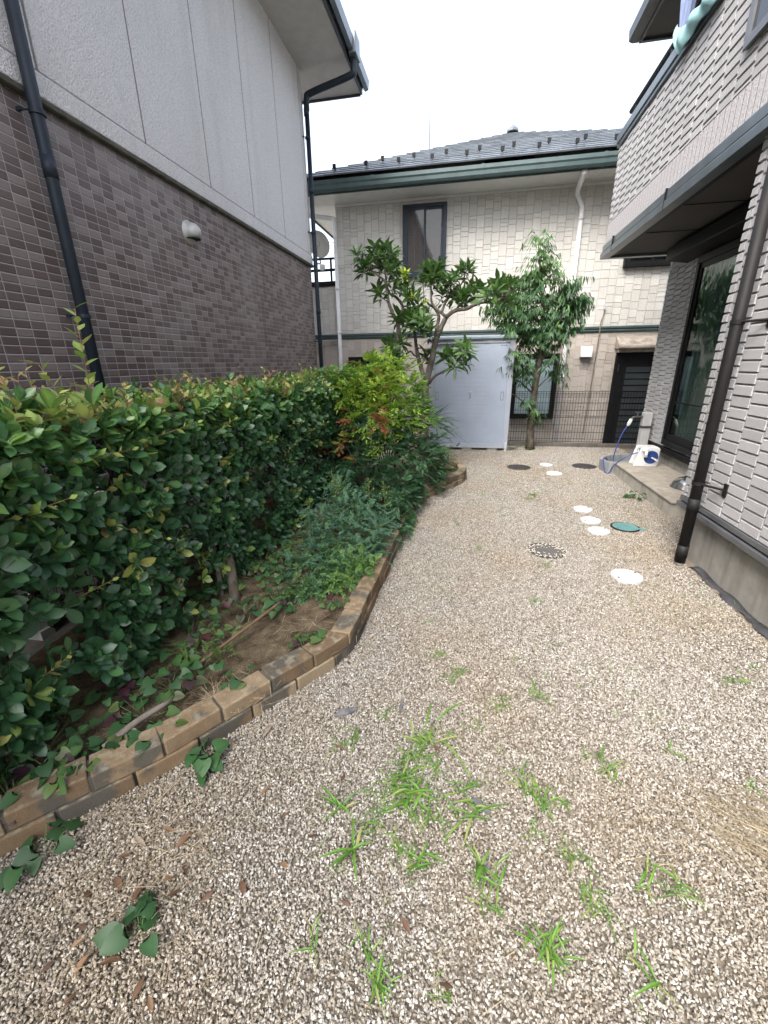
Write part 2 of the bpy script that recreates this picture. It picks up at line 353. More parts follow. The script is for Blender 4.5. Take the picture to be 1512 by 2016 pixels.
def lid_mat():
    m, nt, b = newmat("dusty_white_lid")
    c = mix(nt, ramp(nt, noise(nt, 22, 6), [(.45,(0,0,0)),(.72,(.55,.55,.55))]), (.60,.625,.64), (.34,.30,.24))
    c = mix(nt, ramp(nt, noise(nt, 90, 3), [(.62,(0,0,0)),(.68,(.6,.6,.6))]), c, (.22,.18,.14))
    setb(nt, b, col=c, rough=.5); return m
M = {
 'stucco': mat_stucco(), 'tiles': mat_tiles(),
 'cream': mat_cream("cream_cladding", (.47,.455,.42), (.60,.585,.55)),
 'tan': mat_cream("tan_cladding", (.35,.31,.275), (.47,.425,.38)),
 'ribbed': mat_ribbed(), 'ribband': mat_rough_rib(), 'concrete': mat_concrete(), 'brick': mat_brick(),
 'groove': simple("grey_joint", (.42,.405,.375), .9), 'joint2': simple("siding_joint", (.30,.285,.28), .9),
 'plastic_dark': simple("dark_navy_pipe", (.018,.026,.038), .5, bm=.2, bs=60, spec=.3), 'brownpipe': simple("dark_brown_pipe", (.014,.013,.013), .6, var=.3, streak=.3, spec=.25),
 'bluetrim': simple("blue_grey_metal_trim", (.13,.155,.175), .32, .35), 'darktrim': simple("dark_metal_trim", (.055,.060,.066), .4, .2),
 'flash': simple("grey_flashing", (.135,.140,.150), .38, .3, var=.2), 'green': simple("dark_green_trim", (.055,.085,.085), .35, .1),
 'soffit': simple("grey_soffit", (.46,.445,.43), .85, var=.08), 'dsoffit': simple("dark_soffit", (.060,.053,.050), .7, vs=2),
 'white': simple("white_pvc", (.72,.72,.73), .35, var=.06), 'whitemet': simple("white_metal_soffit", (.66,.66,.63), .5, var=.06),
 'moss': simple("mossy_moulding", (.075,.072,.055), .9, var=.5, vs=14, bm=.4), 'navy': simple("navy_window_frame", (.012,.020,.034), .4, spec=.25),
 'black': simple("black_metal", (.008,.008,.009), .5, spec=.18), 'blackwire': simple("black_wire", (.008,.008,.009), .6, spec=.15),
 'shed': simple("pale_blue_grey_steel", (.31,.355,.44), .42, .0, var=.08, vs=3), 'shedframe': simple("pale_grey_steel", (.34,.37,.43), .42, .0, var=.08, vs=3),
 'shedroof': simple("grey_blue_steel_roof", (.21,.265,.31), .35, .2), 'dark': simple("unlit_interior", (.012,.012,.013), .9),
 'glass': glass_mat("window_glass", (.85,.9,.92), .4), 'dglass': glass_mat("dark_window_glass", (.60,.66,.65), .3),
 'curtain': simple("grey_lace_curtain", (.34,.38,.36), .9), 'blind': simple("brown_blind_slats", (.17,.118,.10), .6),
 'frost': simple("frosted_glass", (.24,.31,.34), .18, vs=2, var=.25), 'steel': simple("brushed_steel", (.42,.41,.38), .22, 1.0, var=.1),
 'zinc': simple("grey_resin_post", (.47,.475,.47), .55, var=.1), 'blue': simple("blue_plastic", (.025,.055,.21), .35), 'hose': simple("blue_hose", (.045,.065,.26), .35),
 'wplastic': simple("white_plastic", (.74,.75,.74), .3, var=.05), 'lid': lid_mat(),
 'lidgreen': simple("green_plastic_lid", (.13,.27,.27), .4, var=.2, vs=20), 'iron': simple("dark_cast_iron", (.045,.042,.042), .6, .2, var=.5, vs=25, bm=.5, bs=60),
 'rooftile': simple("slate_grey_roof_tile", (.115,.130,.146), .25, .0, var=.25, vs=5, spec=.7),
 'bamboo': simple("bamboo_cane", (.15,.090,.055), .5, var=.35, vs=18), 'driftwood': simple("grey_dead_wood", (.17,.145,.125), .9, var=.35, vs=20, bm=.6, bs=50),
 'dish': simple("grey_white_dish", (.55,.55,.53), .45), 'canopy': simple("weathered_canopy", (.33,.285,.24), .85, var=.35, vs=8, streak=.6),
 'oldcover': mat_concrete('old_cover_concrete', (.13,.125,.12), (.07,.065,.06)), 'teal': None, 'deadleaf': None,
}
M['cloth_blue'] = simple("slate_blue_cloth", (.19,.235,.37), .95, var=.15, vs=12, bm=.4, bs=300)
M['cloth_teal'] = simple("pale_teal_towel", (.27,.46,.47), .95, var=.2, vs=10, bm=.6, bs=350)
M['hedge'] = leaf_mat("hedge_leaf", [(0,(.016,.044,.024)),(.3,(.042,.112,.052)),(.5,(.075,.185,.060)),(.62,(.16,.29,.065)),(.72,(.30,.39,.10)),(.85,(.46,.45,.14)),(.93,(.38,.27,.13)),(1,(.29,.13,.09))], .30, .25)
M['tree1'] = leaf_mat("broad_evergreen_leaf", [(0,(.026,.058,.020)),(.4,(.058,.122,.030)),(.7,(.11,.20,.045)),(.85,(.26,.36,.03)),(1,(.42,.50,.04))], .32, .3)
M['tree2'] = leaf_mat("drooping_leaf", [(0,(.022,.058,.026)),(.4,(.048,.122,.042)),(.75,(.12,.23,.065)),(1,(.28,.38,.08))], .5, .32)
M['nandina'] = leaf_mat("nandina_leaf", [(0,(.020,.055,.032)),(.22,(.046,.115,.062)),(.42,(.085,.195,.055)),(.6,(.18,.33,.045)),(.80,(.34,.48,.05)),(.88,(.24,.22,.05)),(.93,(.33,.12,.07)),(1,(.32,.075,.045))], .42, .35)
M['herb'] = leaf_mat("feathery_leaf", [(0,(.030,.080,.064)),(.3,(.062,.150,.112)),(.5,(.12,.25,.055)),(.8,(.25,.33,.06)),(1,(.45,.42,.08))], .55, .3)
M['cover'] = leaf_mat("heart_leaf", [(0,(.020,.055,.026)),(.45,(.040,.115,.032)),(.6,(.10,.16,.04)),(.72,(.05,.028,.030)),(.9,(.045,.014,.026)),(1,(.10,.02,.025))], .5, .25)
M['grass'] = leaf_mat("weed_blade", [(0,(.065,.165,.028)),(.5,(.14,.29,.045)),(.78,(.24,.37,.075)),(1,(.38,.36,.15))], .45, .35)
M['straw'] = leaf_mat("dry_straw", [(0,(.16,.11,.065)),(.5,(.32,.25,.155)),(1,(.52,.44,.30))], .8, .15)
M['deadleaf'] = leaf_mat("dead_leaf", [(0,(.075,.040,.028)),(.4,(.16,.085,.052)),(.7,(.26,.155,.09)),(1,(.28,.24,.19))], .6, .15)
M['bark1'] = bark_mat("grey_bark", (.06,.05,.042), (.15,.13,.112)); M['bark2'] = bark_mat("brown_bark", (.045,.036,.026), (.12,.10,.075))
M['twig'] = simple("dark_twig", (.040,.030,.024), .9); M['stemgreen'] = simple("green_stem", (.10,.15,.05), .7)
M['pink'] = simple("pink_petal", (.68,.26,.30), .7); M['sword'] = leaf_mat("sword_leaf", [(0,(.018,.045,.026)),(.6,(.05,.10,.04)),(1,(.12,.20,.05))], .4, .2)
M['rose'] = leaf_mat("rose_leaf", [(0,(.02,.05,.025)),(1,(.06,.13,.05))], .4, .25)

# ------------------------------------------------------------------ ground
def ground_mats():
    m, nt, b = newmat("gravel_bed")
    v = nd(nt, 'ShaderNodeTexVoronoi', {'Scale': 75, 'Vector': pos(nt)})
    g = noise(nt, 2.2, 5)
    c = ramp(nt, v.outputs['Distance'], [(.0,(.30,.265,.215)),(.55,(.15,.128,.10))])
    c = mix(nt, ramp(nt, g, [(.4,(0,0,0)),(.65,(.6,.6,.6))]), c, (.24,.20,.15))
    setb(nt, b, col=c, rough=.95, spec=.1); bump(nt, b, v.outputs['Distance'], -.8, .01)
    m2, nt, b = newmat("bed_soil")
    n1 = noise(nt, 14, 6); n2 = noise(nt, 130, 3)
    c = ramp(nt, n1, [(.3,(.050,.036,.024)),(.5,(.13,.098,.064)),(.75,(.23,.18,.12))])
    c = mix(nt, ramp(nt, n2, [(.66,(0,0,0)),(.72,(1,1,1))]), c, (.42,.36,.27))
    setb(nt, b, col=c, rough=.95, spec=.1); bump(nt, b, mth(nt, 'ADD', n1, n2), .8, .02)
    m3, nt, b = newmat("pebble")
    oi = nd(nt, 'ShaderNodeObjectInfo').outputs['Random']
    c = ramp(nt, oi, [(0,(.14,.122,.10)),(.15,(.235,.208,.172)),(.4,(.325,.292,.248)),(.7,(.415,.385,.342)),(.9,(.52,.50,.465)),(1,(.64,.635,.62))])
    gg = noise(nt, .9, 5)
    c = mix(nt, ramp(nt, gg, [(.45,(0,0,0)),(.66,(.7,.7,.7))]), c, mix(nt, 1, c, (.92,.82,.69), 'MULTIPLY'))
    n1 = noise(nt, 130, 3); c = mix(nt, .35, c, ramp(nt, n1, [(.3,(.62,.60,.56)),(.7,(1.05,1.05,1.05))]), 'MULTIPLY')
    setb(nt, b, col=c, rough=.75, spec=.3)
    return m, m2, m3
M['ground'], M['soil'], M['pebble'] = ground_mats()
g = MB(); g.add([(-150,-150,-.006),(150,-150,-.006),(150,8.28,-.006),(-150,8.28,-.006)], [(0,1,2,3)])
struct('gravel_ground', g, M['ground'])
g = MB(); g.add([(-150,8.28,-.30),(150,8.28,-.30),(150,200,-.30),(-150,200,-.30)], [(0,1,2,3)])
struct('neighbour_ground', g, M['concrete'])
g = MB(); g.box(-2.80, -2.12, -3, 8.2, -.02, .035); struct('concrete_path', g, mat_concrete('old_path_concrete', (.20,.19,.17), (.10,.09,.075)))

EDGE = [(-1.95,.08),(-1.42,.66),(-1.27,.82),(-1.095,1.01),(-.965,1.2),(-.815,1.425),(-.655,1.655),(-.545,1.84),(-.54,2.43),(-.52,3.27),(-.505,4.25),(-.43,4.66),(-.01,5.43),(.03,5.62),(.02,5.9),(-.12,6.2),(-.30,6.28),(-1.2,6.30)]
def in_bed(x, y):
    poly = EDGE + [(-2.2,6.3),(-2.2,.08)]; c = False; j = len(poly)-1
    for i in range(len(poly)):
        (xi, yi), (xj, yj) = poly[i], poly[j]
        if (yi > y) != (yj > y) and x < (xj-xi)*(y-yi)/(yj-yi)+xi: c = not c
        j = i
    return c
# bed soil: fine grid with lumps
from mathutils import noise as mn
sx, sy = 60, 130
V = []; ok = []
xs = np.linspace(-2.2, .05, sx); ys = np.linspace(-.4, 6.32, sy)
for y in ys:
    for x in xs:
        z = .085 + .03*mn.noise(Vector((x*2, y*2, 0))) + .012*mn.noise(Vector((x*11, y*11, 3)))
        V.append((x, y, z)); ok.append(in_bed(x, y) or (x < -1.5 and y < .7))
F = [(j*sx+i, j*sx+i+1, (j+1)*sx+i+1, (j+1)*sx+i) for j in range(sy-1) for i in range(sx-1)
     if all(ok[k] for k in (j*sx+i, j*sx+i+1, (j+1)*sx+i+1, (j+1)*sx+i))]
g = MB(); g.add(V, F); struct('soil', g, M['soil'], smooth=True)

# pebbles (geometry nodes on a grid of the gravel area)
LIDS = [(1.192,3.013,.105),(1.238,3.911,.095),(1.237,4.193,.095),(1.245,4.532,.095),(1.508,4.056,.13),(1.229,6.082,.11),(1.204,6.611,.095),(.784,6.424,.19),(1.746,6.614,.18)]
g = MB(); st = .1; V = []; F = []
for iy in range(int(8.2/st)):
    for ix in range(-18, 27):
        x, y = ix*st, .2+iy*st; cx, cy = x+st/2, y+st/2
        if cy > 8.2 or (cx > 1.75 and cy < 3.6): continue
        if in_bed(cx+.12, cy) and in_bed(cx-.12, cy) and in_bed(cx, cy+.12) and in_bed(cx, cy-.12): continue
        if cx > 2.05 and 4.45 < cy < 6.9: continue
        if any((cx-a)**2+(cy-b)**2 < (max(0, r-.06))**2 for a, b, r in LIDS): continue
        k = len(V); V += [(x,y,0),(x+st,y,0),(x+st,y+st,0),(x,y+st,0)]; F.append((k,k+1,k+2,k+3))
g.add(V, F)
gravel = struct('gravel', g, M['pebble'], kind='stuff')
ng = bpy.data.node_groups.new("scatter_pebbles", 'GeometryNodeTree')
ng.interface.new_socket("Geometry", in_out='INPUT', socket_type='NodeSocketGeometry')
ng.interface.new_socket("Geometry", in_out='OUTPUT', socket_type='NodeSocketGeometry')
gi = nd(ng, 'NodeGroupInput'); go = nd(ng, 'NodeGroupOutput')
dn = nd(ng, 'ShaderNodeTexNoise', {'Scale': 1.7, 'Detail': 4.0})
dm = nd(ng, 'ShaderNodeMapRange', {0: dn.outputs['Fac'], 1: .34, 2: .52, 3: 27000.0, 4: 40000.0})
dp = nd(ng, 'GeometryNodeDistributePointsOnFaces', {'Mesh': gi.outputs[0], 'Density': dm.outputs[0], 'Seed': 4})
ico = nd(ng, 'GeometryNodeMeshIcoSphere', {'Radius': .0038, 'Subdivisions': 2})
nz = nd(ng, 'ShaderNodeTexNoise', {'Scale': 160.0, 'Detail': 1.0})
nv = nd(ng, 'ShaderNodeVectorMath', {0: nz.outputs['Color'], 1: (.5,.5,.5)}, operation='SUBTRACT')
ns = nd(ng, 'ShaderNodeVectorMath', {0: nv.outputs[0], 1: (.005,.005,.005)}, operation='MULTIPLY')
sp = nd(ng, 'GeometryNodeSetPosition', {'Geometry': ico.outputs[0], 'Offset': ns.outputs[0]})
sm = nd(ng, 'GeometryNodeSetMaterial', {'Geometry': sp.outputs[0], 'Material': M['pebble']})
rr = nd(ng, 'FunctionNodeRandomValue', {0: (0,0,0), 1: (6.28,6.28,6.28)}, data_type='FLOAT_VECTOR')
rs = nd(ng, 'FunctionNodeRandomValue', {0: (.5,.45,.4), 1: (1.7,1.35,1.1), 'Seed': 7}, data_type='FLOAT_VECTOR')
ro = nd(ng, 'FunctionNodeRandomValue', {0: (0,0,-.005), 1: (0,0,.009), 'Seed': 9}, data_type='FLOAT_VECTOR')
sp2 = nd(ng, 'GeometryNodeSetPosition', {'Geometry': dp.outputs[0], 'Offset': ro.outputs[0]})
ip = nd(ng, 'GeometryNodeInstanceOnPoints', {'Points': sp2.outputs[0], 'Instance': sm.outputs[0], 'Rotation': rr.outputs[0], 'Scale': rs.outputs[0]})
ng.links.new(ip.outputs[0], go.inputs[0])
md = gravel.modifiers.new("pebbles", 'NODES'); md.node_group = ng

# ------------------------------------------------------------------ left house
XL, YL = -2.80, 7.90
lh = thing('tiled_house', 'tall house with brown tiled lower wall, grey roughcast upper wall and grey eaves', 'house', (XL-2, 2, 0))
b = MB(); b.box(XL-6, XL, -4, YL, -.05, 3.09); part('tiled_wall', b, M['tiles'], lh)
b = MB()
ys = [-4.0] + [2.966+.966*k for k in range(-6, 6) if -4 < 2.966+.966*k < YL] + [YL]
for y0, y1 in zip(ys[:-1], ys[1:]):
    b.box(XL-.2, XL+.018, y0+(.011 if y0 > -4 else 0), y1-(.011 if y1 < YL else 0), 3.285, 5.80)
part('stucco_wall', b, M['stucco'], lh, bevel=.006)
b = MB(); b.box(XL-.2, XL+.010, -4, YL-.001, 3.10, 5.79); part('stucco_joint', b, simple('dark_stucco_joint', (.20,.19,.19), .9), lh)
b = MB(); b.box(XL-.2, XL+.032, -4, YL+.03, 3.135, 3.272); part('stucco_band', b, M['stucco'], lh, bevel=.008)
b = MB(); b.prism([(XL-.1,3.092),(XL+.03,3.092),(XL+.042,3.10),(XL+.042,3.125),(XL+.034,3.134),(XL-.1,3.134)], 'y', -4, YL+.035); part('moulding', b, M['moss'], lh)
b = MB(); b.box(XL-.05, XL+.024, YL-.055, YL+.02, 3.28, 5.79); part('corner_trim', b, M['stucco'], lh)
b = MB(); b.box(XL-6, XL-.01, YL-.3, YL-.003, 3.0, 5.79); part('end_wall', b, M['stucco'], lh)
EX, EY = -2.0, 8.66   # eave edge
b = MB(); b.box(XL-6, EX, -4, EY, 5.735, 5.765); part('soffit', b, M['soffit'], lh)
b = MB(); b.box(EX-.01, EX+.02, -4, EY+.02, 5.72, 5.93); b.box(XL-6, EX-.012, EY, EY+.02, 5.70, 5.93); part('fascia', b, M['darktrim'], lh)
b = MB(); b.prism([(EX+.022,5.80),(EX+.06,5.765),(EX+.115,5.785),(EX+.13,5.90),(EX+.118,5.905),(EX+.10,5.80),(EX+.06,5.79),(EX+.034,5.82),(EX+.034,5.9),(EX+.022,5.9)], 'y', -4, EY+.05)
part('gutter', b, M['bluetrim'], lh)
b = MB(); b.prism([(XL-6,8.2),(EX+.09,5.935),(EX+.09,5.985),(XL-6,8.27)], 'y', -4.2, EY+.09); part('roof', b, M['darktrim'], lh)
b = MB(); b.box(EX+.04, EX+.16, 7.70, 7.96, 5.74, 5.99); part('rain_hopper', b, M['bluetrim'], lh, bevel=.012)
b = MB(); b.tube(spline([(EX+.08,7.83,5.78),(EX+.08,7.84,5.62),(EX+.02,7.85,5.56),(-2.62,7.92,5.46),(-2.70,7.92,5.40),(-2.71,7.92,5.25)], 6), .045, 12)
b.tube([(-2.71,7.92,5.27),(-2.715,7.88,.05)], .036, 14)
for z in (5.22, 4.2, 2.4): b.tube([(-2.711,7.9,z-.045),(-2.711,7.9,z+.045)], .040, 14)
part('downpipe', b, M['plastic_dark'], lh, smooth=True)
b = MB(); b.tube([(-2.72,2.82,5.7),(-2.72,2.82,.03)], .038, 20)
for z in (2.72, 4.4): b.tube([(-2.72,2.82,z-.06),(-2.72,2.82,z+.06)], .041, 20)
part('downpipe', b, M['plastic_dark'], lh, smooth=True)
for (y, z) in ((2.82,3.0),(2.82,1.85),(2.82,4.6),(7.91,4.9),(7.89,3.6),(7.88,1.9)):
    b = MB(); b.tube([(-2.716,y,z-.012),(-2.716,y,z+.012)], .045, 16); b.box(-2.795, -2.76, y-.07, y-.055, z-.01, z+.01); b.tube([(-2.79,y-.06,z),(-2.73,y-.045,z)], .005, 6)
    part('pipe_bracket', b, M['plastic_dark'], lh)
b = MB()
prof = [(.105,0),(.105,.008),(.088,.012),(.085,.05),(.072,.085),(.045,.112),(.004,.122)]
V = []; seg = 28
for r, h in prof:
    for k in range(seg):
        a = 2*math.pi*k/seg; z = r*math.sin(a)
        if h > .03: z = max(z, -.052)
        V.append((XL+.002+h, 4.385+r*math.cos(a), 2.75+z))
b.add(V, [(i*seg+k, i*seg+(k+1) % seg, (i+1)*seg+(k+1) % seg, (i+1)*seg+k) for i in range(len(prof)-1) for k in range(seg)]+[tuple(range((len(prof)-1)*seg, len(prof)*seg))])
hd = part('vent_hood', b, simple("grey_steel_hood", (.46,.46,.44), .45, .2), lh, smooth=True)
b = MB(); b.prism([(XL+.012+.11*t, 4.385+.001+s) for t, s in ((0,-.068),(.7,-.055),(.95,-.01),(.95,.01),(.7,.055),(0,.068))], 'z', 2.688, 2.6965); part('vent_mouth', b, M['dark'], hd)

# AC unit behind the hedge
ac = thing('outdoor_unit', 'white outdoor air conditioner unit with slatted grille half hidden behind the hedge', 'air conditioner', (-2.45, 1.95, .035))
b = MB(); b.box(-2.64, -2.34, 1.55, 2.40, .09, .72); part('casing', b, simple("off_white_casing", (.66,.66,.63), .5), ac, bevel=.01)
b = MB()
for k in range(34): b.box(-2.338, -2.322, 1.62+k*.0175, 1.626+k*.0175, .14, .66)
for z in (.14,.40,.655): b.box(-2.334, -2.326, 1.615, 2.21, z, z+.008)
part('grille', b, M['wplastic'], ac)
b = MB(); b.lathe([(.24,-.002),(.24,.0),(.05,.002)], (-2.336,1.915,.4), 32, 'x'); part('fan_opening', b, M['dark'], ac)
for y in (1.65, 2.28):
    b = MB(); b.box(-2.66, -2.32, y-.04, y+.04, .035, .09); part('foot', b, M['zinc'], ac)

# ------------------------------------------------------------------ back house
YB = 9.60
bh = thing('cream_house', 'cream stone-clad house with dark tiled hip roof behind the shed and fence', 'house', (1, YB+3, -.3))
def cladding(mb, mb_x0, mb_x1, z0, z1, Y, depth=.007, pitch=.147, seed=1, gap=.005, face=-1):
    rr = random.Random(seed); x = mb_x0
    while x < mb_x1-.02:
        w = min(pitch, mb_x1-x); z = z0 - rr.uniform(0, .12)
        while z < z1:
            h = rr.choice((.062,.085,.125,.145,.145,.205)); a0, a1 = max(z, z0), min(z+h, z1)
            if a1-a0 > .02:
                xa, xb, za, zb = x+gap/2, x+w-gap/2, a0+gap/2, a1-gap/2; q = .004; d = depth*rr.uniform(.7,1.1)
                v = [(xa,Y,za),(xb,Y,za),(xb,Y,zb),(xa,Y,zb),(xa+q,Y-d,za+q),(xb-q,Y-d,za+q),(xb-q,Y-d,zb-q),(xa+q,Y-d,zb-q)]
                mb.add(v, [(4,5,6,7),(0,1,5,4),(1,2,6,5),(2,3,7,6),(3,0,4,7)], rr.random())
            z += h
        x += pitch
b = MB(); cladding(b, -2.81, 5.2, 2.12, 4.495, YB, seed=2); part('upper_wall', b, M['cream'], bh)
b = MB(); cladding(b, -2.81, 5.2, -.28, 2.015, YB, seed=3); part('lower_wall', b, M['tan'], bh)
b = MB(); b.box(-2.81, 5.2, YB+.001, YB+8, -.3, 4.6); part('core_wall', b, M['groove'], bh)
b = MB(); b.prism([(YB,2.015),(YB-.03,2.02),(YB-.045,2.045),(YB-.03,2.062),(YB-.03,2.075),(YB-.05,2.085),(YB-.05,2.108),(YB-.03,2.12),(YB,2.12)], 'x', -4.2, 5.2); part('belt_course', b, M['green'], bh)
# lean-to wing at the left with a parapet
b = MB(); cladding(b, -4.6, -2.815, 2.12, 3.10, YB+.22, seed=5); part('wing_wall', b, M['cream'], bh)
b = MB(); cladding(b, -4.6, -2.815, -.28, 2.015, YB+.22, seed=6); part('wing_wall', b, M['tan'], bh)
b = MB(); b.box(-4.6, -2.82, YB+.221, YB+.4, -.3, 3.10); part('wing_core', b, M['groove'], bh)
b = MB(); b.box(-4.6, -2.82, YB+.17, YB+.45, 3.102, 3.19); part('parapet_cap', b, M['black'], bh)
b = MB(); b.box(-4.6, -2.82, YB+.28, YB+.31, 3.62, 3.66); b.box(-4.6, -2.82, YB+.28, YB+.31, 3.40, 3.45)
for x in (-3.05,-3.75,-4.4): b.box(x-.018, x+.018, YB+.275, YB+.315, 3.19, 3.62)
part('balcony_rail', b, M['black'], bh)
# eaves
b = MB()
for k in range(int(8.8/.033)): # ribbed soffit boards in front
    x = -3.50+k*.033
    if x < 5.1: b.box(x, x+.027, 8.96, YB, 4.496, 4.51)
b.box(-3.50, 5.2, 8.96, YB, 4.503, 4.53); b.box(-3.50, -2.812, YB+.001, 16.5, 4.498, 4.53)
part('soffit', b, M['whitemet'], bh)
b = MB(); b.box(-2.815, 5.2, YB-.03, YB, 4.455, 4.494); part('frieze', b, M['whitemet'], bh)
b = MB(); b.box(-3.52, 5.2, 8.935, 8.96, 4.47, 4.68); b.box(-3.545, -3.52, 8.935, 16.5, 4.47, 4.68); part('fascia', b, M['green'], bh)
b = MB(); b.prism([(8.93,4.49),(8.86,4.485),(8.835,4.52),(8.83,4.575),(8.815,4.60),(8.815,4.655),(8.83,4.66),(8.85,4.60),(8.93,4.60)], 'x', -3.56, 5.2)
for x in (.02, -1.9, 1.95): b.prism([(8.93,4.485),(8.858,4.48),(8.83,4.515),(8.825,4.57),(8.81,4.60),(8.81,4.662),(8.835,4.664),(8.93,4.60)], 'x', x, x+.05)
part('gutter', b, M['green'], bh)
# hip roof in courses
s = .475; ex, ey, ez = -3.60, 8.80, 4.70; pk = 4.33
b = MB(); rr = random.Random(4); k = 0; c0 = .255
ct = 1/math.sqrt(1+s*s)
while k*c0 < pk:
    t0, t1 = k*c0, min((k+1)*c0+.03, pk+.02)
    xl, xr = ex+t0, .73+(pk-t0)
    x = xl + (0 if k % 2 else .17); first = True
    xs = [xl]
    while x < xr-.05:
        if x > xl+.06: xs.append(x)
        x += .335
    xs.append(xr)
    for xa, xb in zip(xs[:-1], xs[1:]):
        lift = .030 + rr.uniform(-.003, .003)
        A = np.array([0, 1, s])*ct; Nn = np.array([0, -s, 1])*ct
        p0 = np.array([0, ey+t0, ez+t0*s]); L = (t1-t0)/ct
        v = []
        for xx in (xa+.002, xb-.002):
            v += [(xx,)+tuple((p0+Nn*lift)[1:]), (xx,)+tuple((p0+Nn*(lift-.024))[1:]), (xx,)+tuple((p0+A*L+Nn*.013)[1:]), (xx,)+tuple((p0+A*L-Nn*.005)[1:])]
        b.add(v, [(0,1,5,4),(0,4,6,2),(0,2,3,1),(4,5,7,6),(2,6,7,3),(1,3,7,5)], rr.random())
    k += 1
part('roof_tiles', b, M['rooftile'], bh)
b = MB(); z1 = ez+pk*s
b.add([(ex,ey,ez),(.73,ey+pk,z1),(.73+pk,ey,ez),(ex,ey+2*pk,ez),(.73+pk,ey+2*pk,ez)], [(0,2,1),(0,1,3),(2,4,1),(3,1,4)]); roofp = part('roof', b, M['darktrim'], bh)
b = MB(); b.lathe([(.14,0),(.14,.05),(.09,.09),(.03,.14)], (.73,ey+pk,z1+.02), 8); part('finial', b, M['rooftile'], roofp)
b = MB(); b.box(-.012,.012,-.03,.04,-.02,.045); b.box(-.032,.032,-.046,-.032,-.02,.052)
gm = None
for row, (tt, offs) in enumerate(((.62, 0), (1.13, .33))):
    for j in range(13):
        x = ex+tt+.25+offs+j*.62
        if x > 4: break
        if gm is None:
            gm = b.mesh('snow_guard'); gm.materials.append(M['black'])
        o = bpy.data.objects.new('snow_guard', gm); COL.objects.link(o); o.parent = bh
        L0 = LOC[bh.name]; o.location = (x-L0[0], ey+tt-L0[1], ez+tt*s+.045-L0[2])
# pipes
b = MB(); b.tube(spline([(1.70,8.93,4.46),(1.71,9.2,4.40),(1.73,YB-.1,4.33),(1.80,YB-.07,4.20),(1.845,YB-.06,4.10),(1.845,YB-.06,3.95)], 5), .042, 12)
b.tube([(1.845,YB-.06,3.97),(1.845,YB-.06,-.27)], .040, 12)
for z in (3.95,2.2,1.2): b.tube([(1.845,YB-.06,z-.03),(1.845,YB-.06,z+.03)], .045, 12)
part('downpipe', b, M['white'], bh, smooth=True)
b = MB(); b.tube(spline([(-3.52,YB+.05,4.40),(-3.40,YB-.03,4.36),(-2.92,YB-.055,4.27),(-2.83,YB-.055,4.23),(-2.825,YB-.055,4.10),(-2.825,YB-.055,3.9)], 5), .040, 12)
b.tube([(-2.825,YB-.055,3.95),(-2.825,YB-.055,-.27)], .040, 12)
for z in (3.0,2.15,1.3): b.tube([(-2.825,YB-.055,z-.03),(-2.825,YB-.055,z+.03)], .045, 12)
part('downpipe', b, M['white'], bh, smooth=True)
def window(x0, x1, z0, z1, fm, glass, kind, parent=bh, fw=.06, sash=.04):
    YW = YB-.030; f = MB(); y0, y1 = YW-.075, YB-.001
    f.box(x0, x1, y0, y1, z1-fw, z1); f.box(x0, x1, y0-.012, y1, z0, z0+fw); f.box(x0, x0+fw, y0, y1, z0+fw, z1-fw); f.box(x1-fw, x1, y0, y1, z0+fw, z1-fw)
    w = part('window', f, fm, parent, bevel=.004)
    xm = (x0+x1)/2
    for i, (a, c) in enumerate(((x0+fw, xm+.03), (xm-.01, x1-fw))):
        yy = YW-.055 if i == 0 else YW-.036
        m = MB(); m.box(a, c, yy-.012, yy+.004, z1-fw-sash, z1-fw-.001); m.box(a, c, yy-.012, yy+.004, z0+fw+.001, z0+fw+sash); m.box(a, a+sash, yy-.012, yy+.004, z0+fw+sash, z1-fw-sash); m.box(c-sash, c, yy-.012, yy+.004, z0+fw+sash, z1-fw-sash)
        part('sash', m, fm, w)
        m = MB(); m.box(a+sash, c-sash, yy-.004, yy-.001, z0+fw+sash, z1-fw-sash); part('pane', m, glass, w)
    m = MB(); m.box(x0+fw, x1-fw, YW-.004, YW+.002, z0+fw, z1-fw); part('backing', m, M['dark'], w)
    m = MB()
    if kind == 'blind':
        n = int((z1-z0-2*fw)/.052)
        for k in range(n):
            z = z0+fw+.01+k*.052
            m.add([(x0+fw,YW-.020,z+.048),(x1-fw,YW-.020,z+.048),(x1-fw,YW-.008,z),(x0+fw,YW-.008,z)], [(0,1,2,3)], random.random())
        m.box(x0+.22, x0+.24, YW-.026, YW-.022, z0+fw, z1-fw)
        part('blind', m, M['blind'], w)
    else:
        m.box(x0+fw, x1-fw, YW-.016, YW-.013, z0+fw, z1-fw); part('backing', m, M['dark'] if kind == 'dark' else M['curtain'], w)
    return w
window(-1.435, -.585, 3.13, 4.375, M['navy'], M['glass'], 'blind')
window(.86, 1.755, .355, 1.645, M['black'], M['frost'], 'plain')
window(-2.64, -1.78, .40, 1.65, M['black'], M['glass'], 'blind')
window(2.69, 3.60, 3.11, 3.9, M['black'], M['dglass'], 'dark')
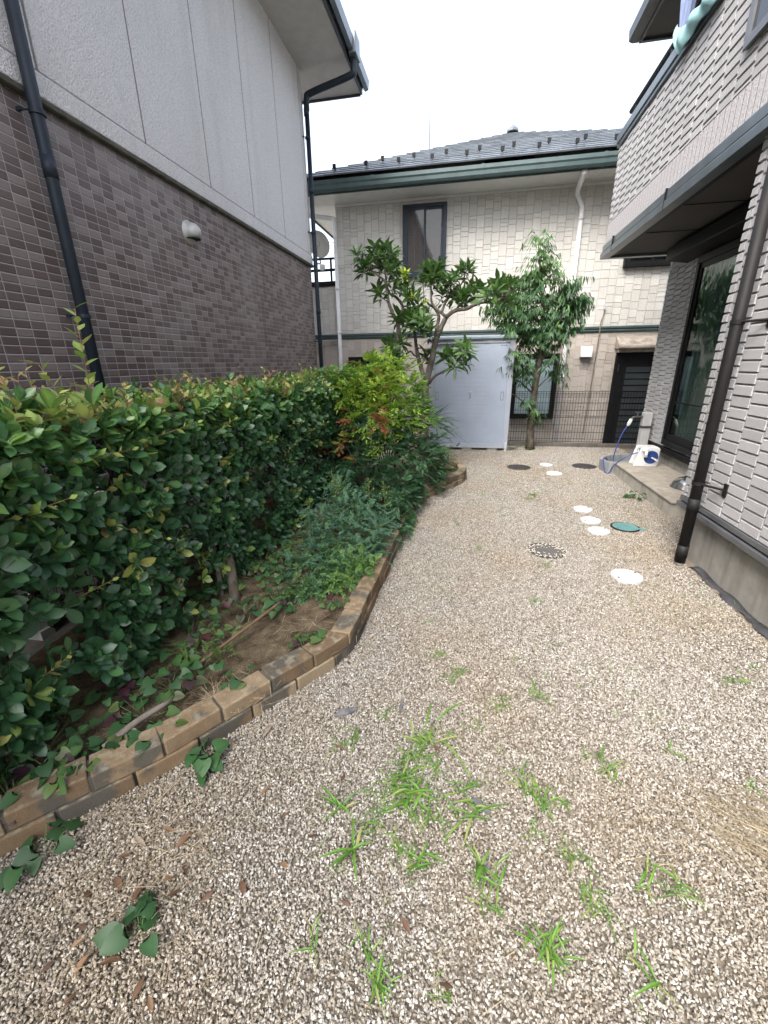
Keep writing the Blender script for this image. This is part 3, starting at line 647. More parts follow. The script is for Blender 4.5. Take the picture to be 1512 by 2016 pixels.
# door
d = MB(); d.box(2.815, 3.68, YB-.06, YB-.001, -.28, 1.635)
dr = part('door', d, M['black'], bh)
d = MB(); d.box(2.83,2.90,YB-.075,YB-.061,-.27,1.62); d.box(3.60,3.67,YB-.075,YB-.061,-.27,1.62); d.box(2.90,3.60,YB-.075,YB-.061,1.55,1.62)
for z in (-.2,.78,1.46): d.box(3.0,3.5,YB-.078,YB-.062,z,z+.04)
d.box(2.98,3.02,YB-.078,YB-.062,-.2,1.46); d.box(3.48,3.52,YB-.078,YB-.062,-.2,1.46)
part('door_frame', d, M['black'], dr)
d = MB()
for k in range(13):
    z = -.15+k*.118
    d.add([(3.025,YB-.064,z+.10),(3.475,YB-.064,z+.10),(3.475,YB-.082,z),(3.025,YB-.082,z)], [(3,2,1,0)])
part('louvre', d, simple("dark_green_louvre", (.022,.027,.028), .35), dr)
d = MB(); d.box(2.865,2.878,YB-.10,YB-.076,1.28,1.43); part('hinge', d, M['steel'], dr)
d = MB(); d.prism([(YB,1.70),(YB-.28,1.70),(YB-.30,1.715),(YB-.30,1.76),(YB-.02,1.93),(YB,1.93)], 'x', 2.77, 3.9); part('canopy', d, M['canopy'], bh, bevel=.012)
d = MB(); d.box(2.80,3.9,YB-.20,YB-.001,1.64,1.699); part('canopy_underside', d, M['canopy'], bh)
# vent boxes
d = MB(); d.prism([(YB-.015,1.56),(YB-.15,1.56),(YB-.15,1.70),(YB-.10,1.765),(YB-.015,1.765)], 'x', 2.135, 2.345)
vb = part('vent_box', d, M['white'], bh, bevel=.01)
d = MB(); d.box(2.15,2.33,YB-.14,YB-.02,1.552,1.5595); part('vent_opening', d, M['dark'], vb)
d = MB(); d.box(-.92,-.80,YB-.10,YB-.015,1.60,1.74); part('vent_box', d, M['tan'], bh, bevel=.008)
d = MB(); d.box(2.46,2.50,YB-.05,YB-.014,2.42,2.50); cb = part('cable_box', d, M['zinc'], bh)
d = MB(); d.tube(spline([(2.485,YB-.035,2.43),(2.475,YB-.04,2.33),(2.44,YB-.06,2.2),(2.44,YB-.065,2.0),(2.44,YB-.03,1.6),(2.43,YB-.025,.9),(2.42,YB-.025,.3),(2.41,YB-.025,.04)], 6), .011, 6); part('cable', d, simple("brown_cable", (.20,.155,.13), .6), bh)

# satellite dish, far aerial, thin mast
sd = thing('satellite_dish', 'pale round satellite dish on the far balcony beside the black downpipe', 'dish', (-3.62, 10.05, 3.19))
b = MB(); n = 28; V = [(0,0,0)]
for i in range(1, 7):
    r = .25*i/6
    for k in range(n):
        a = 2*math.pi*k/n; V.append((r*math.cos(a), -.055*(i/6)**2, r*1.1*math.sin(a)))
F = [(0, 1+(k+1) % n, 1+k) for k in range(n)]+[(1+(i-1)*n+k, 1+(i-1)*n+(k+1) % n, 1+i*n+(k+1) % n, 1+i*n+k) for i in range(1, 6) for k in range(n)]
Rm = np.array(Matrix.Rotation(R(38), 3, 'Z') @ Matrix.Rotation(R(-12), 3, 'X'))
b.add((np.array(V) @ Rm.T)+np.array([-3.36,10.02,3.93]), F); o = part('reflector', b, M['dish'], sd, smooth=True)
sv = o.modifiers.new("solid", 'SOLIDIFY'); sv.thickness = .008
b = MB(); b.tube([(-3.36,10.06,3.93),(-3.35,10.10,3.60),(-3.35,9.90,3.56)], .018, 8); part('mount', b, M['zinc'], sd)
b = MB(); b.tube(spline([(-3.36,9.98,3.72),(-3.30,9.80,3.76),(-3.26,9.70,3.86)], 4), .010, 6); b.box(-3.30,-3.22,9.66,9.74,3.84,3.92); part('receiver_arm', b, M['zinc'], sd)
b = MB(); b.lathe([(.0,-.06),(.055,-.05),(.06,0),(.06,.05),(.05,.055)], (-3.23,9.84,3.47), 14); o = single('floodlight', b, M['wplastic'], 'small white lamp housing hanging on the far black balcony rail', 'lamp')
b = MB(); b.tube([(-4.72,16,-.3),(-4.72,16,6.2)], .05, 8); b.tube([(-5.2,16,5.45),(-4.3,16,5.45)], .03, 6); b.tube([(-5.15,16,5.42),(-4.72,16,5.0)], .018, 6)
for x in (-5.12,-4.95,-4.5): b.tube([(x,16,5.45),(x,16,5.55)], .025, 6)
single('utility_pole', b, M['zinc'], 'far utility pole with cross arm seen beside the white corner pipe', 'pole')
b = MB(); b.tube([(-1.40,14.2,4.8),(-1.40,14.2,7.85)], [.022,.010], 6); single('antenna_mast', b, M['darktrim'], 'thin bare mast rising behind the tiled roof against the sky', 'mast')

# ------------------------------------------------------------------ right house
XF, XR_, YC = 1.75, 2.60, 3.65
rh = thing('ribbed_house', 'grey beige house with ribbed block siding and overhanging balcony at the right', 'house', (4, 2, 0))
def siding(mb, X, y0, y1, z0, z1, w=.21, h=.0365*2, gap=.007, depth=.013, seed=1, phase=0.0, holes=()):
    rr = random.Random(seed); k0 = math.floor((y0-phase)/w)-1; k = k0
    while phase+k*w < y1:
        ya, yb = max(phase+k*w, y0), min(phase+(k+1)*w, y1)
        if yb-ya > .02:
            z = z0 - h + (0 if k % 2 else h/2)
            while z < z1:
                a0, a1 = max(z, z0), min(z+h, z1)
                if a1-a0 > .015:
                    dead = any(ya < q[1] and yb > q[0] and a0 < q[3] and a1 > q[2] for q in holes)
                    if not dead:
                        d = depth*rr.uniform(.85,1.1); A, B, C, D_ = ya+gap/2, yb-gap/2, a0+.0032, a1-.0032
                        v = [(X,A,C),(X,B,C),(X,B,D_),(X,A,D_),(X-d,A+.004,C+.002),(X-d,B-.004,C+.002),(X-d*.85,B-.004,D_-.010),(X-d*.85,A+.004,D_-.010)]
                        mb.add(v, [(7,6,5,4),(4,5,1,0),(5,6,2,1),(6,7,3,2),(7,4,0,3)], rr.random())
                z += h
        k += 1
b = MB(); siding(b, XF, -2, YC-.062, .465, 2.86, phase=2.905, seed=8); siding(b, XF-.001, YC-.058, YC+.012, .465, 2.86, w=.3, phase=YC-.06, seed=9, h=.062, depth=.016)
part('siding_wall', b, M['ribbed'], rh, label='near ground floor siding wall with coarse ribbed blocks')
b = MB(); b.box(XF+.001, 6, -2, YC, .38, 2.86); part('core_wall', b, M['joint2'], rh)
b = MB(); siding(b, XR_, YC, YC+7.1-YC, .40, 2.80, phase=6.19, seed=10, holes=((4.3,6.19,.44,2.62),), w=.205, h=.066)
part('siding_wall', b, M['ribbed'], rh, label='recessed siding wall beside the tall window')
b = MB()
for y0, y1, z0, z1 in ((YC,4.3,.30,2.86),(6.19,7.1,.30,2.86),(4.3,6.19,.30,.45),(4.3,6.19,2.61,2.86)): b.box(XR_+.001, XR_+.3, y0, y1, z0, z1)
b.box(XR_+.301, 6, YC, 7.1, .30, 2.86); part('core_wall', b, M['joint2'], rh)
b = MB(); b.box(XF+.03, 6, -2, YC-.02, -.1, .372); b.box(XR_+.02, 6, YC-.02, 7.08, -.1, .385); part('foundation', b, M['concrete'], rh)
b = MB()
b.box(XF-.020, XF+.05, -2, YC+.018, .425, .462); b.box(XF-.034, XF+.05, -2, YC+.030, .373, .412)
part('flashing', b, M['flash'], rh, bevel=.003)
b = MB(); b.box(XF-.006, XF+.05, -2, YC+.01, .405, .43); part('flashing_gap', b, M['black'], rh)
b = MB(); b.box(XR_-.035, XR_+.05, YC, 7.13, .385, .402); b.box(XR_-.022, XR_+.05, YC, 7.115, .345, .385); b.box(XR_-.04, XR_+.05, YC, 7.13, .325, .345); part('flashing', b, M['brownpipe'], rh, bevel=.003)
# tall recessed window
f = MB(); wy0, wy1, wz0, wz1 = 4.3, 6.19, .44, 2.62
f.box(XR_-.06, XR_+.03, wy0, wy1, wz0, wz0+.07); f.box(XR_-.06, XR_+.03, wy0, wy1, wz1-.08, wz1); f.box(XR_-.06, XR_+.03, wy1-.06, wy1, wz0+.07, wz1-.08); f.box(XR_-.06, XR_+.03, wy0, wy0+.06, wz0+.07, wz1-.08)
w = part('sliding_window', f, M['black'], rh, bevel=.004)
for (a, c, xx) in ((4.36,5.28,XR_-.008), (5.22,6.13,XR_-.032)):
    m = MB(); m.box(xx-.012,xx+.006,a,c,wz0+.07,wz0+.15); m.box(xx-.012,xx+.006,a,c,wz1-.14,wz1-.081); m.box(xx-.012,xx+.006,a,a+.055,wz0+.15,wz1-.14); m.box(xx-.012,xx+.006,c-.055,c,wz0+.15,wz1-.14)
    m.box(xx-.004,xx+.004,a+.055,c-.055,.98,.995)
    part('sash', m, M['black'], w)
    m = MB(); m.box(xx-.002,xx+.001,a+.055,c-.055,wz0+.15,wz1-.14); part('pane', m, M['dglass'], w)
m = MB(); V = []; n = 220
for i in range(n):
    y = 4.3+1.75*i/(n-1); x = XR_+.022+.010*math.sin(i*.55)+.005*math.sin(i*1.7+1)
    V += [(x,y,.55),(x,y,2.5)]
m.add(V, [(2*i,2*i+1,2*i+3,2*i+2) for i in range(n-1)]); part('curtain', m, M['curtain'], w, smooth=True)
m = MB(); m.box(XR_+.040, XR_+.055, wy0, wy1, wz0, wz1); part('backing', m, M['dark'], w)
# cut the core behind the window: the window sits proud of the core wall
b = MB(); b.prism([(XR_-.26,2.66),(XR_-.001,2.625),(XR_-.001,2.795),(XR_-.26,2.795)], 'y', 4.1, 6.6); part('shutter_box', b, M['black'], rh, bevel=.008)
# balcony
XB = 1.72; YE = 7.00
b = MB(); siding(b, XB, 1.0, YE, 3.205, 4.02, phase=4.355, seed=12); siding(b, XB-.004, -2, 4.36, 4.02, 5.05, phase=4.355, seed=13, holes=()); siding(b, XB, -2, 1.0, 3.205, 4.02, phase=4.355, seed=14, holes=())
part('balcony_siding', b, M['ribbed'], rh)
b = MB(); b.box(XB-.012, XB+.1, -2, YE, 2.968, 3.198); part('balcony_band', b, M['ribband'], rh)
b = MB(); b.box(XB+.001, XB+.14, -2, YE-.002, 2.9, 4.06); b.box(XB+.14, 3.6, YE-.14, YE-.002, 2.9, 4.06); b.box(XB+.14, 6, -2, 4.36, 4.03, 5.05); part('balcony_core', b, M['joint2'], rh)
b = MB(); b.prism([(XB-.035,2.885),(XB-.035,2.955),(XB-.028,2.966),(XB+.05,2.966),(XB+.05,2.885)], 'y', -2, YE+.03); b.prism([(XB-.05,2.80),(XB-.05,2.865),(XB-.04,2.875),(XB+.05,2.875),(XB+.05,2.80)], 'y', -2, YE+.045)
b.box(XB+.05, 2.9, YE-.05, YE+.045, 2.80, 2.875); b.box(XB+.05, 2.9, YE-.05, YE+.03, 2.885, 2.966)
part('balcony_trim', b, M['bluetrim'], rh, bevel=.003)
for y in (6.55, 5.0, 3.2):
    b = MB(); b.box(XB-.053, XB-.03, y-.003, y+.003, 2.80, 2.967); part('trim_joint', b, M['black'], rh)
b = MB(); b.box(XB-.03, XB+.05, -2, YE+.02, 2.872, 2.888); part('trim_shadow_gap', b, M['black'], rh)
b = MB(); b.box(XB+.051, 6, YC-.3, YE-.051, 2.83, 2.86)
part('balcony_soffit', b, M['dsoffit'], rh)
b = MB(); b.box(XB+.12, 2.55, 5.9, 5.905, 2.824, 2.8295); b.box(XB+.12, 2.55, 5.0, 5.005, 2.824, 2.8295); b.box(XB+.051, XB+.11, YC-.3, YE-.051, 2.815, 2.8295); part('soffit_joint', b, M['black'], rh)
b = MB(); b.box(XB-.045, XB+.18, 4.36, YE+.035, 4.07, 4.16); b.box(XB-.030, XB+.16, 4.36, YE+.02, 4.03, 4.069); b.box(XB+.18, 3.6, YE-.18, YE+.035, 4.07, 4.16)
part('parapet_cap', b, M['bluetrim'], rh, bevel=.004)
b = MB(); b.tube([(XB+.05,4.4,4.345),(XB+.05,YE-.1,4.345)], .028, 10)
for y in (6.7, 5.75, 4.8): b.box(XB+.035, XB+.065, y-.02, y+.02, 4.16, 4.34); b.box(XB+.03, XB+.07, y-.03, y+.03, 4.16, 4.20)
part('balcony_rail', b, M['black'], rh, bevel=.003)
b = MB(); b.box(XB-.045, XB+.02, -.2, 4.055, 3.43, 3.485); b.box(XB-.045, XB+.02, 4.02, 4.07, 3.486, 4.5); wf = part('window', b, M['flash'], rh)
b = MB(); b.box(XB-.028, XB-.018, .5, 4.02, 3.486, 4.5); part('pane', b, simple("black_glass", (.01,.012,.018), .08), wf)
# upper eave corner
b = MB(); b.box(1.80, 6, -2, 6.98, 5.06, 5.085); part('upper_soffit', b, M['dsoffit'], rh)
b = MB(); b.box(1.77, 1.80, -2, 7.02, 5.035, 5.24); b.box(1.80, 6, 6.98, 7.02, 5.035, 5.24); b.prism([(1.66,5.07),(1.70,5.05),(1.768,5.05),(1.768,5.17),(1.65,5.17)], 'y', -2, 7.03); part('upper_fascia', b, M['darktrim'], rh)
b = MB(); b.prism([(1.72,5.25),(6,6.95),(6,7.0),(1.72,5.29)], 'y', -2, 7.02); part('upper_roof', b, M['darktrim'], rh)
b = MB(); b.box(2.45, 6, -2, 6.2, 2.9, 5.06); part('upper_wall', b, M['joint2'], rh)
# downpipe
b = MB(); b.tube([(1.655,3.30,2.87),(1.655,3.30,.03)], .036, 20)
for z in (.49, .12): b.tube([(1.655,3.30,z-.05),(1.655,3.30,z+.05)], .039, 20)
part('downpipe', b, M['brownpipe'], rh, smooth=True)
b = MB(); b.tube([(1.655,3.30,.0),(1.655,3.30,.10)], .031, 18); part('pipe_sleeve', b, M['zinc'], rh, smooth=True)
for z in (1.715, .655):
    b = MB(); b.tube([(1.655,3.30,z-.013),(1.655,3.30,z+.013)], .041, 20)
    b.tube([(1.66,3.26,z),(1.735,3.125,z)], .008, 8); b.box(1.730, 1.742, 3.10, 3.14, z-.045, z+.045)
    part('pipe_bracket', b, M['brownpipe'], rh)
# black weed sheet along the foundation
b = MB(); rr = random.Random(2); y = 3.25; V = []; n = 40
for i in range(n):
    yy = 3.28-i*.042; x0 = 1.715+.018*math.sin(i*.9); x1 = 1.785
    V += [(x0, yy, -.004+.012*math.sin(i*1.3)), (x1, yy, .006+.010*math.sin(i*.7))]
b.add(V, [(2*i,2*i+1,2*i+3,2*i+2) for i in range(n-1)]); o = single('weed_sheet', b, simple("grey_black_plastic_sheet", (.06,.06,.065), .3), 'wrinkled black plastic sheet strip lying against the concrete foundation', 'sheet', smooth=True)
sv = o.modifiers.new("solid", 'SOLIDIFY'); sv.thickness = .003

# ------------------------------------------------------------------ shed
SY = 7.65
sh = thing('garden_shed', 'pale blue grey steel storage shed with two sliding doors', 'shed', (0, SY+.4, 0))
b = MB(); b.box(-.69, -.60, SY, SY+.75, .055, 1.85); b.box(.62, .705, SY, SY+.75, .055, 1.85); b.box(-.60, .62, SY, SY+.08, 1.795, 1.85); b.box(-.60, .62, SY, SY+.06, .055, .135); b.box(-.69, .705, SY+.70, SY+.75, .055, 1.85)
part('frame', b, M['shedframe'], sh, bevel=.005)
b = MB(); b.prism([(SY-.03,1.862),(SY-.03,1.905),(SY+.85,1.97),(SY+.85,1.92)], 'x', -.73, .735); part('roof', b, M['shedroof'], sh, bevel=.006)
b = MB(); b.box(-.70, .71, SY-.025, SY+.02, 1.848, 1.863); part('roof_trim', b, M['darktrim'], sh)
def shed_door(x0, x1, y, ribx0, ribx1, nm):
    d = MB(); d.box(x0, x1, y, y+.03, .14, 1.79)
    z = .19
    while z < 1.74:
        d.prism([(y-.0005,z),(y-.0013,z+.006),(y-.0013,z+.060),(y-.0005,z+.066)], 'x', ribx0, ribx1); z += .0745
    return part('door', d, M['shed'], sh, bevel=.003)
d1 = shed_door(-.60, .03, SY+.045, -.34, .0, 'l'); d2 = shed_door(-.005, .62, SY+.012, .03, .30, 'r')
for dd, x, y in ((d1, -.55, SY+.045), (d2, .555, SY+.012)):
    b = MB(); b.box(x-.022, x+.022, y-.005, y, .88, 1.02); h = part('handle', b, M['darktrim'], dd, bevel=.006)
    b = MB(); b.box(x-.017, x+.017, y-.008, y-.0052, .887, 1.013); part('handle_cup', b, M['shedframe'], dd, bevel=.004)
b = MB(); b.box(.012, .030, SY+.002, SY+.012, .90, 1.03); part('lock', b, M['steel'], d2, bevel=.004)
b = MB()
for i, (w_, hgt) in enumerate(((.016,.010),(.010,.010),(.012,.008),(.018,.011))):
    b.box(.48+i*.026, .48+i*.026+w_, SY+.0095, SY+.0118, 1.752, 1.752+hgt)
part('maker_mark', b, M['black'], d2)
for x in (-.33, .19):
    b = MB(); b.box(x, x+.16, SY-.004, SY, 1.815, 1.836); part('vent_slot', b, M['zinc'], sh)
for x in (-.55, -.08, .36):
    b = MB(); b.box(x, x+.17, SY+.02, SY+.2, 0, .055); part('foundation_block', b, M['concrete'], sh)
b = MB(); b.box(.655, .695, SY-.03, SY, .005, .16); part('anchor_bracket', b, M['zinc'], sh, bevel=.003)

# ------------------------------------------------------------------ mesh fence on its low block wall
lw = MB(); lw.box(-1.6, 3.6, 8.19, 8.29, -.3, .07)
single('low_wall', lw, mat_concrete("dark_block_wall", (.15,.135,.12), (.07,.06,.05)), 'low dark block wall carrying the black mesh fence behind the tree', 'wall', bevel=.006)
fe = thing('mesh_fence', 'black welded wire mesh fence in front of the tan wall and door', 'fence', (1.5, 8.23, .07))
b = MB(); x = .62
while x < 3.5:
    b.tube([(x,8.22,.09),(x,8.22,.955),(x,8.235,.985),(x,8.215,.992)], .0030, 5); x += .0465
for z in (.10,.15,.27,.40,.53,.56,.66,.79,.89,.925,.955,.988):
    b.tube([(.60,8.226,z),(3.52,8.226,z)], .0036, 5)
part('wire_panel', b, M['blackwire'], fe)
for x in (.66, 3.45):
    b = MB(); b.tube([(x,8.25,.07),(x,8.25,1.0)], .018, 10); part('post', b, M['black'], fe)

# ------------------------------------------------------------------ brick edging
P = [np.array(p) for p in EDGE]
seglen = [np.linalg.norm(P[i+1]-P[i]) for i in range(len(P)-1)]; cum = np.concatenate([[0], np.cumsum(seglen)])
def at_len(s):
    s = min(max(s, 0), cum[-1]-1e-6); i = int(np.searchsorted(cum, s, side='right')-1); t = (s-cum[i])/seglen[i]
    return P[i]*(1-t)+P[i+1]*t
eb = thing('brick_edging', 'low two-course weathered brown brick edging curving round the planting bed', 'edging', (-.8, 1.5, 0))
def course(z0, z1, off, inset, name):
    mb = MB(); s = off; L = .236
    while s < cum[-1]-.05:
        a, c = at_len(s), at_len(s+L)
        d = c-a; l = np.linalg.norm(d); d = d/l; nrm = np.array([-d[1], d[0]])   # to the bed side (left of travel)
        m_ = (a+c)/2 + nrm*(.055+inset+random.uniform(-.004,.004))
        jz = random.uniform(-.004,.004); tw = random.uniform(-.02,.02)
        ux = np.array([d[0]*math.cos(tw)-d[1]*math.sin(tw), d[0]*math.sin(tw)+d[1]*math.cos(tw), random.uniform(-.012,.012)])
        uy = np.array([nrm[0], nrm[1], 0])
        mb.obox((m_[0], m_[1], (z0+z1)/2+jz), ux*(l/2-.005), uy*.055, (0,0,(z1-z0)/2-.003), random.random())
        s += L
    return part(name, mb, M['brick'], eb, bevel=.006)
course(-.02, .072, .0, .0, 'lower_course'); course(.072, .152, .11, .006, 'top_course')
mb = MB()
for i in range(120):
    a, c = at_len(cum[-1]*i/120), at_len(cum[-1]*(i+1)/120); d = (c-a)/np.linalg.norm(c-a); nrm = np.array([-d[1], d[0]]); m_ = (a+c)/2+nrm*.058
    mb.obox((m_[0], m_[1], .06), (d[0]*.04, d[1]*.04, 0), (nrm[0]*.044, nrm[1]*.044, 0), (0,0,.078+.0006*(i % 2)))
part('mortar', mb, mat_concrete("dark_mortar", (.12,.11,.095), (.06,.055,.045)), eb)

# ------------------------------------------------------------------ lids
def lid(name, label, x, y, r, mat, group=None):
    t = thing(name, label, 'drain lid', (x, y, 0), group)
    b = MB(); b.lathe([(r,-.01),(r,.020),(r-.006,.025),(r*.72,.026),(r*.70,.0245),(.004,.0245)], (x, y, 0), 48); part('cover', b, mat, t)
    for a in (.6, .6+math.pi):
        b = MB(); cx_, cy_ = x+math.cos(a)*r*.80, y+math.sin(a)*r*.80; b.lathe([(.009,.0245),(.009,.0272),(.002,.0274)], (cx_, cy_, 0), 10); part('key_hole', b, M['darktrim'], t)
    return t
G_ = 'round white drain lids'
lid('drain_lid', 'white round drain lid alone nearest the foot of the dark downpipe', 1.192, 3.013, .105, M['lid'], G_)
lid('drain_lid', 'white round lid nearest to the viewer in the row of three by the green lid', 1.238, 3.911, .093, M['lid'], G_)
lid('drain_lid', 'white round lid in the middle of the row of three by the green lid', 1.237, 4.193, .093, M['lid'], G_)
lid('drain_lid', 'white round lid farthest from the viewer in the row of three near the step', 1.245, 4.532, .093, M['lid'], G_)
lid('drain_lid', 'white round lid between the two far dark manholes, nearer to the viewer', 1.229, 6.082, .105, M['lid'], G_)
lid('drain_lid', 'smallest looking white round lid, just beyond its twin near the shed', 1.204, 6.611, .093, M['lid'], G_)
t = thing('green_lid', 'green slatted plastic lid with black rim and side lug', 'drain lid', (1.508, 4.056, 0))
b = MB(); b.lathe([(.125,-.01),(.125,.016),(.112,.018),(.110,.012),(.004,.012)], (1.508,4.056,0), 40); part('rim', b, M['black'], t)
b = MB(); b.lathe([(.108,.012),(.108,.019),(.004,.019)], (1.508,4.056,0), 40)
for k in range(-8, 9):
    hw = math.sqrt(max(.0, .100**2-(k*.0115)**2)); b.box(1.508-hw, 1.508+hw, 4.056+k*.0115-.0035, 4.056+k*.0115+.0035, .0195, .023)
part('cover', b, M['lidgreen'], t)
b = MB(); b.box(1.60, 1.665, 4.0, 4.032, .0, .02); part('lug', b, M['lidgreen'], t, bevel=.004)
def manhole(label, x, y, r, faint=False):
    t = thing('manhole_cover', label, 'manhole', (x, y, 0), 'dark iron manhole covers')
    b = MB(); b.lathe([(r,-.01),(r,.014),(r-.012,.016),(r-.016,.011),(.004,.011)], (x,y,0), 40); part('ring', b, M['iron'], t)
    b = MB(); b.lathe([(r-.020,.011),(r-.022,.015),(.004,.015)], (x,y,0), 40)
    for k in range(-7, 8):
        for j in range(-7, 8):
            px_, py_ = k*.026, j*.026
            if not faint and px_**2+py_**2 < (r-.035)**2 and (k+j) % 2 == 0: b.box(x+px_-.008, x+px_+.008, y+py_-.008, y+py_+.008, .0148, .0185)
    part('cover', b, M['oldcover'] if faint else M['iron'], t)
manhole('dark iron manhole cover to the left of the two far white lids', .784, 6.424, .17)
manhole('dark iron manhole cover by the stone basin', 1.746, 6.614, .17)
manhole('large dark manhole cover strewn with pebbles in the middle of the gravel', .70, 3.40, .15, True)
# pebbles lying on that cover
b = MB()
for k in range(150):
    a, r0 = random.uniform(0, 6.28), .158*random.random()**.22; q = random.uniform(.004,.007)
    v = rnd_dirs(10)*q*np.array([1.2,1,.7]); 
    b.lathe([(.001,-q*.6),(q,-q*.2),(q*.9,q*.3),(.001,q*.6)], (.70+r0*math.cos(a), 3.38+r0*math.sin(a)*.9, .021), 6, a=random.random())
o = struct('stray_pebbles', b, simple("pale_pebble", (.52,.47,.40), .8, var=.4, vs=40), kind='stuff')

# ------------------------------------------------------------------ step, basin, post, hose, reel, bowl
stp = thing('concrete_step', 'long pale concrete doorstep with patterned tread beside the recessed wall', 'step', (2.3, 5.3, 0))
b = MB(); b.box(2.03, 2.60, 4.425, 5.32, -.1, .148); b.box(2.03, 2.60, 5.326, 6.20, -.1, .148); part('riser', b, mat_concrete("pale_concrete", (.47,.44,.385), (.27,.235,.18)), stp, bevel=.006)
b = MB(); b.box(2.018, 2.62, 4.413, 5.322, .148, .168); b.box(2.018, 2.62, 5.327, 6.21, .148, .168); tr = part('tread', b, mat_concrete("tread_concrete", (.40,.365,.31), (.25,.22,.18)), stp, bevel=.004)
b = MB()
y = 4.50
while y < 6.15:
    for k in range(17):
        x = 2.09+k*.030; b.box(x, x+.021, y, y+.034, .1675, .1700)
    y += .045
part('tread_pattern', b, mat_concrete("tread_pattern_concrete", (.43,.39,.33), (.28,.245,.20)), tr)
OUT = [(2.60,6.215),(2.06,6.215),(1.97,6.26),(1.92,6.36),(1.91,6.48),(1.95,6.62),(2.04,6.74),(2.18,6.84),(2.36,6.90),(2.60,6.91)]
INN = [(2.56,6.26),(2.08,6.26),(2.01,6.30),(1.965,6.38),(1.957,6.48),(1.99,6.60),(2.07,6.70),(2.20,6.79),(2.37,6.85),(2.56,6.86)]
bs = thing('stone_basin', 'grey curved washing basin set against the wall below the tap', 'basin', (2.3, 6.55, 0))
b = MB(); n = len(OUT); V = [(x,y,-.05) for x, y in OUT]+[(x,y,.16) for x, y in OUT]+[(x,y,.16) for x, y in INN]+[(x,y,.05) for x, y in INN]
F = []
for i in range(n):
    j = (i+1) % n
    F += [(i,j,n+j,n+i),(n+i,n+j,2*n+j,2*n+i),(2*n+i,2*n+j,3*n+j,3*n+i)]
F.append(tuple(range(3*n, 4*n))); b.add(V, [tuple(reversed(f)) for f in F]); part('bowl', b, mat_concrete("grey_mortar_basin", (.30,.31,.30), (.16,.16,.15)), bs, bevel=.008)
wp = thing('water_post', 'pale grey square garden tap post beside the recessed wall', 'tap post', (2.49, 6.65, 0))
b = MB(); b.box(2.43, 2.545, 6.60, 6.70, -.02, .80); part('post', b, M['zinc'], wp, bevel=.008)
b = MB(); b.box(2.422, 2.553, 6.592, 6.708, .585, .615); part('strap', b, M['darktrim'], wp)
b = MB(); b.tube([(2.43,6.65,.735),(2.33,6.645,.735)], .016, 10); b.tube(spline([(2.35,6.645,.735),(2.31,6.645,.73),(2.29,6.645,.70)], 5), .015, 10); b.tube([(2.36,6.645,.74),(2.36,6.645,.80)], .010, 8); b.box(2.325,2.395,6.637,6.653,.79,.805); tp = part('tap', b, simple("tarnished_brass_tap", (.20,.19,.17), .35, .8), wp)
b = MB(); b.tube([(2.29,6.645,.705),(2.265,6.64,.64),(2.255,6.64,.61)], [.022,.024,.015], 12); part('hose_connector', b, M['wplastic'], wp)
hs_ = MB()
hs_.tube(spline([(2.255,6.64,.62),(2.19,6.63,.48),(2.14,6.62,.25),(2.13,6.60,.09),(2.16,6.50,.075),(2.24,6.40,.09),(2.27,6.30,.19),(2.24,6.22,.33),(2.26,6.15,.36)], 8), .0085, 8)
hs_.tube(spline([(2.25,6.10,.33),(2.16,6.08,.30),(2.05,6.09,.22),(1.99,6.13,.13),(1.965,6.17,.03),(1.93,6.22,.015),(1.915,6.26,.09),(1.90,6.30,.19),(1.96,6.36,.185),(2.02,6.42,.09)], 8), .0085, 8)
single('garden_hose', hs_, M['hose'], 'blue hose running from the tap into the basin and out over its rim', 'hose', smooth=True)
rl = thing('hose_reel', 'white and blue plastic hose reel standing on the doorstep', 'hose reel', (2.32, 6.06, .168))
b = MB(); b.prism([(2.185,.169),(2.46,.169),(2.475,.19),(2.475,.40),(2.455,.422),(2.27,.422),(2.245,.405)], 'y', 5.985, 6.02); b.prism([(2.185,.169),(2.46,.169),(2.475,.19),(2.475,.40),(2.455,.422),(2.27,.422),(2.245,.405)], 'y', 6.15, 6.185)
b.box(2.265, 2.465, 6.02, 6.15, .385, .4215); b.box(2.20, 2.46, 6.02, 6.15, .1705, .20); b.box(2.44, 2.474, 6.02, 6.15, .20, .385)
part('casing', b, M['wplastic'], rl, bevel=.01)
b = MB(); b.lathe([(.085,0),(.085,-.010),(.078,-.014),(.03,-.010),(.028,-.022),(.004,-.022)], (2.375,5.984,.295), 32, 'y'); wd = part('reel_disc', b, M['blue'], rl)
b = MB(); b.lathe([(.083,0),(.083,.11)], (2.36,6.03,.295), 20, 'y'); part('hose_coil', b, M['dark'], rl)
b = MB(); b.tube([(2.30,5.95,.375),(2.30,5.95,.30)], .020, 12); b.tube([(2.25,5.955,.385),(2.33,5.955,.385)], .017, 10); part('guide', b, M['wplastic'], rl, smooth=True)
b = MB(); b.tube([(2.375,5.965,.295),(2.43,5.955,.265)], .009, 8); b.tube([(2.43,5.975,.265),(2.43,5.925,.262)], .013, 10); part('crank', b, M['wplastic'], rl)
b = MB(); b.lathe([(.185,0),(.187,.004),(.18,.010),(.165,.05),(.12,.095),(.06,.12),(.004,.126)], (2.42,4.98,.170), 40); single('steel_bowl', b, M['steel'], 'upturned steel bowl on the doorstep beside the house corner', 'bowl', smooth=True)

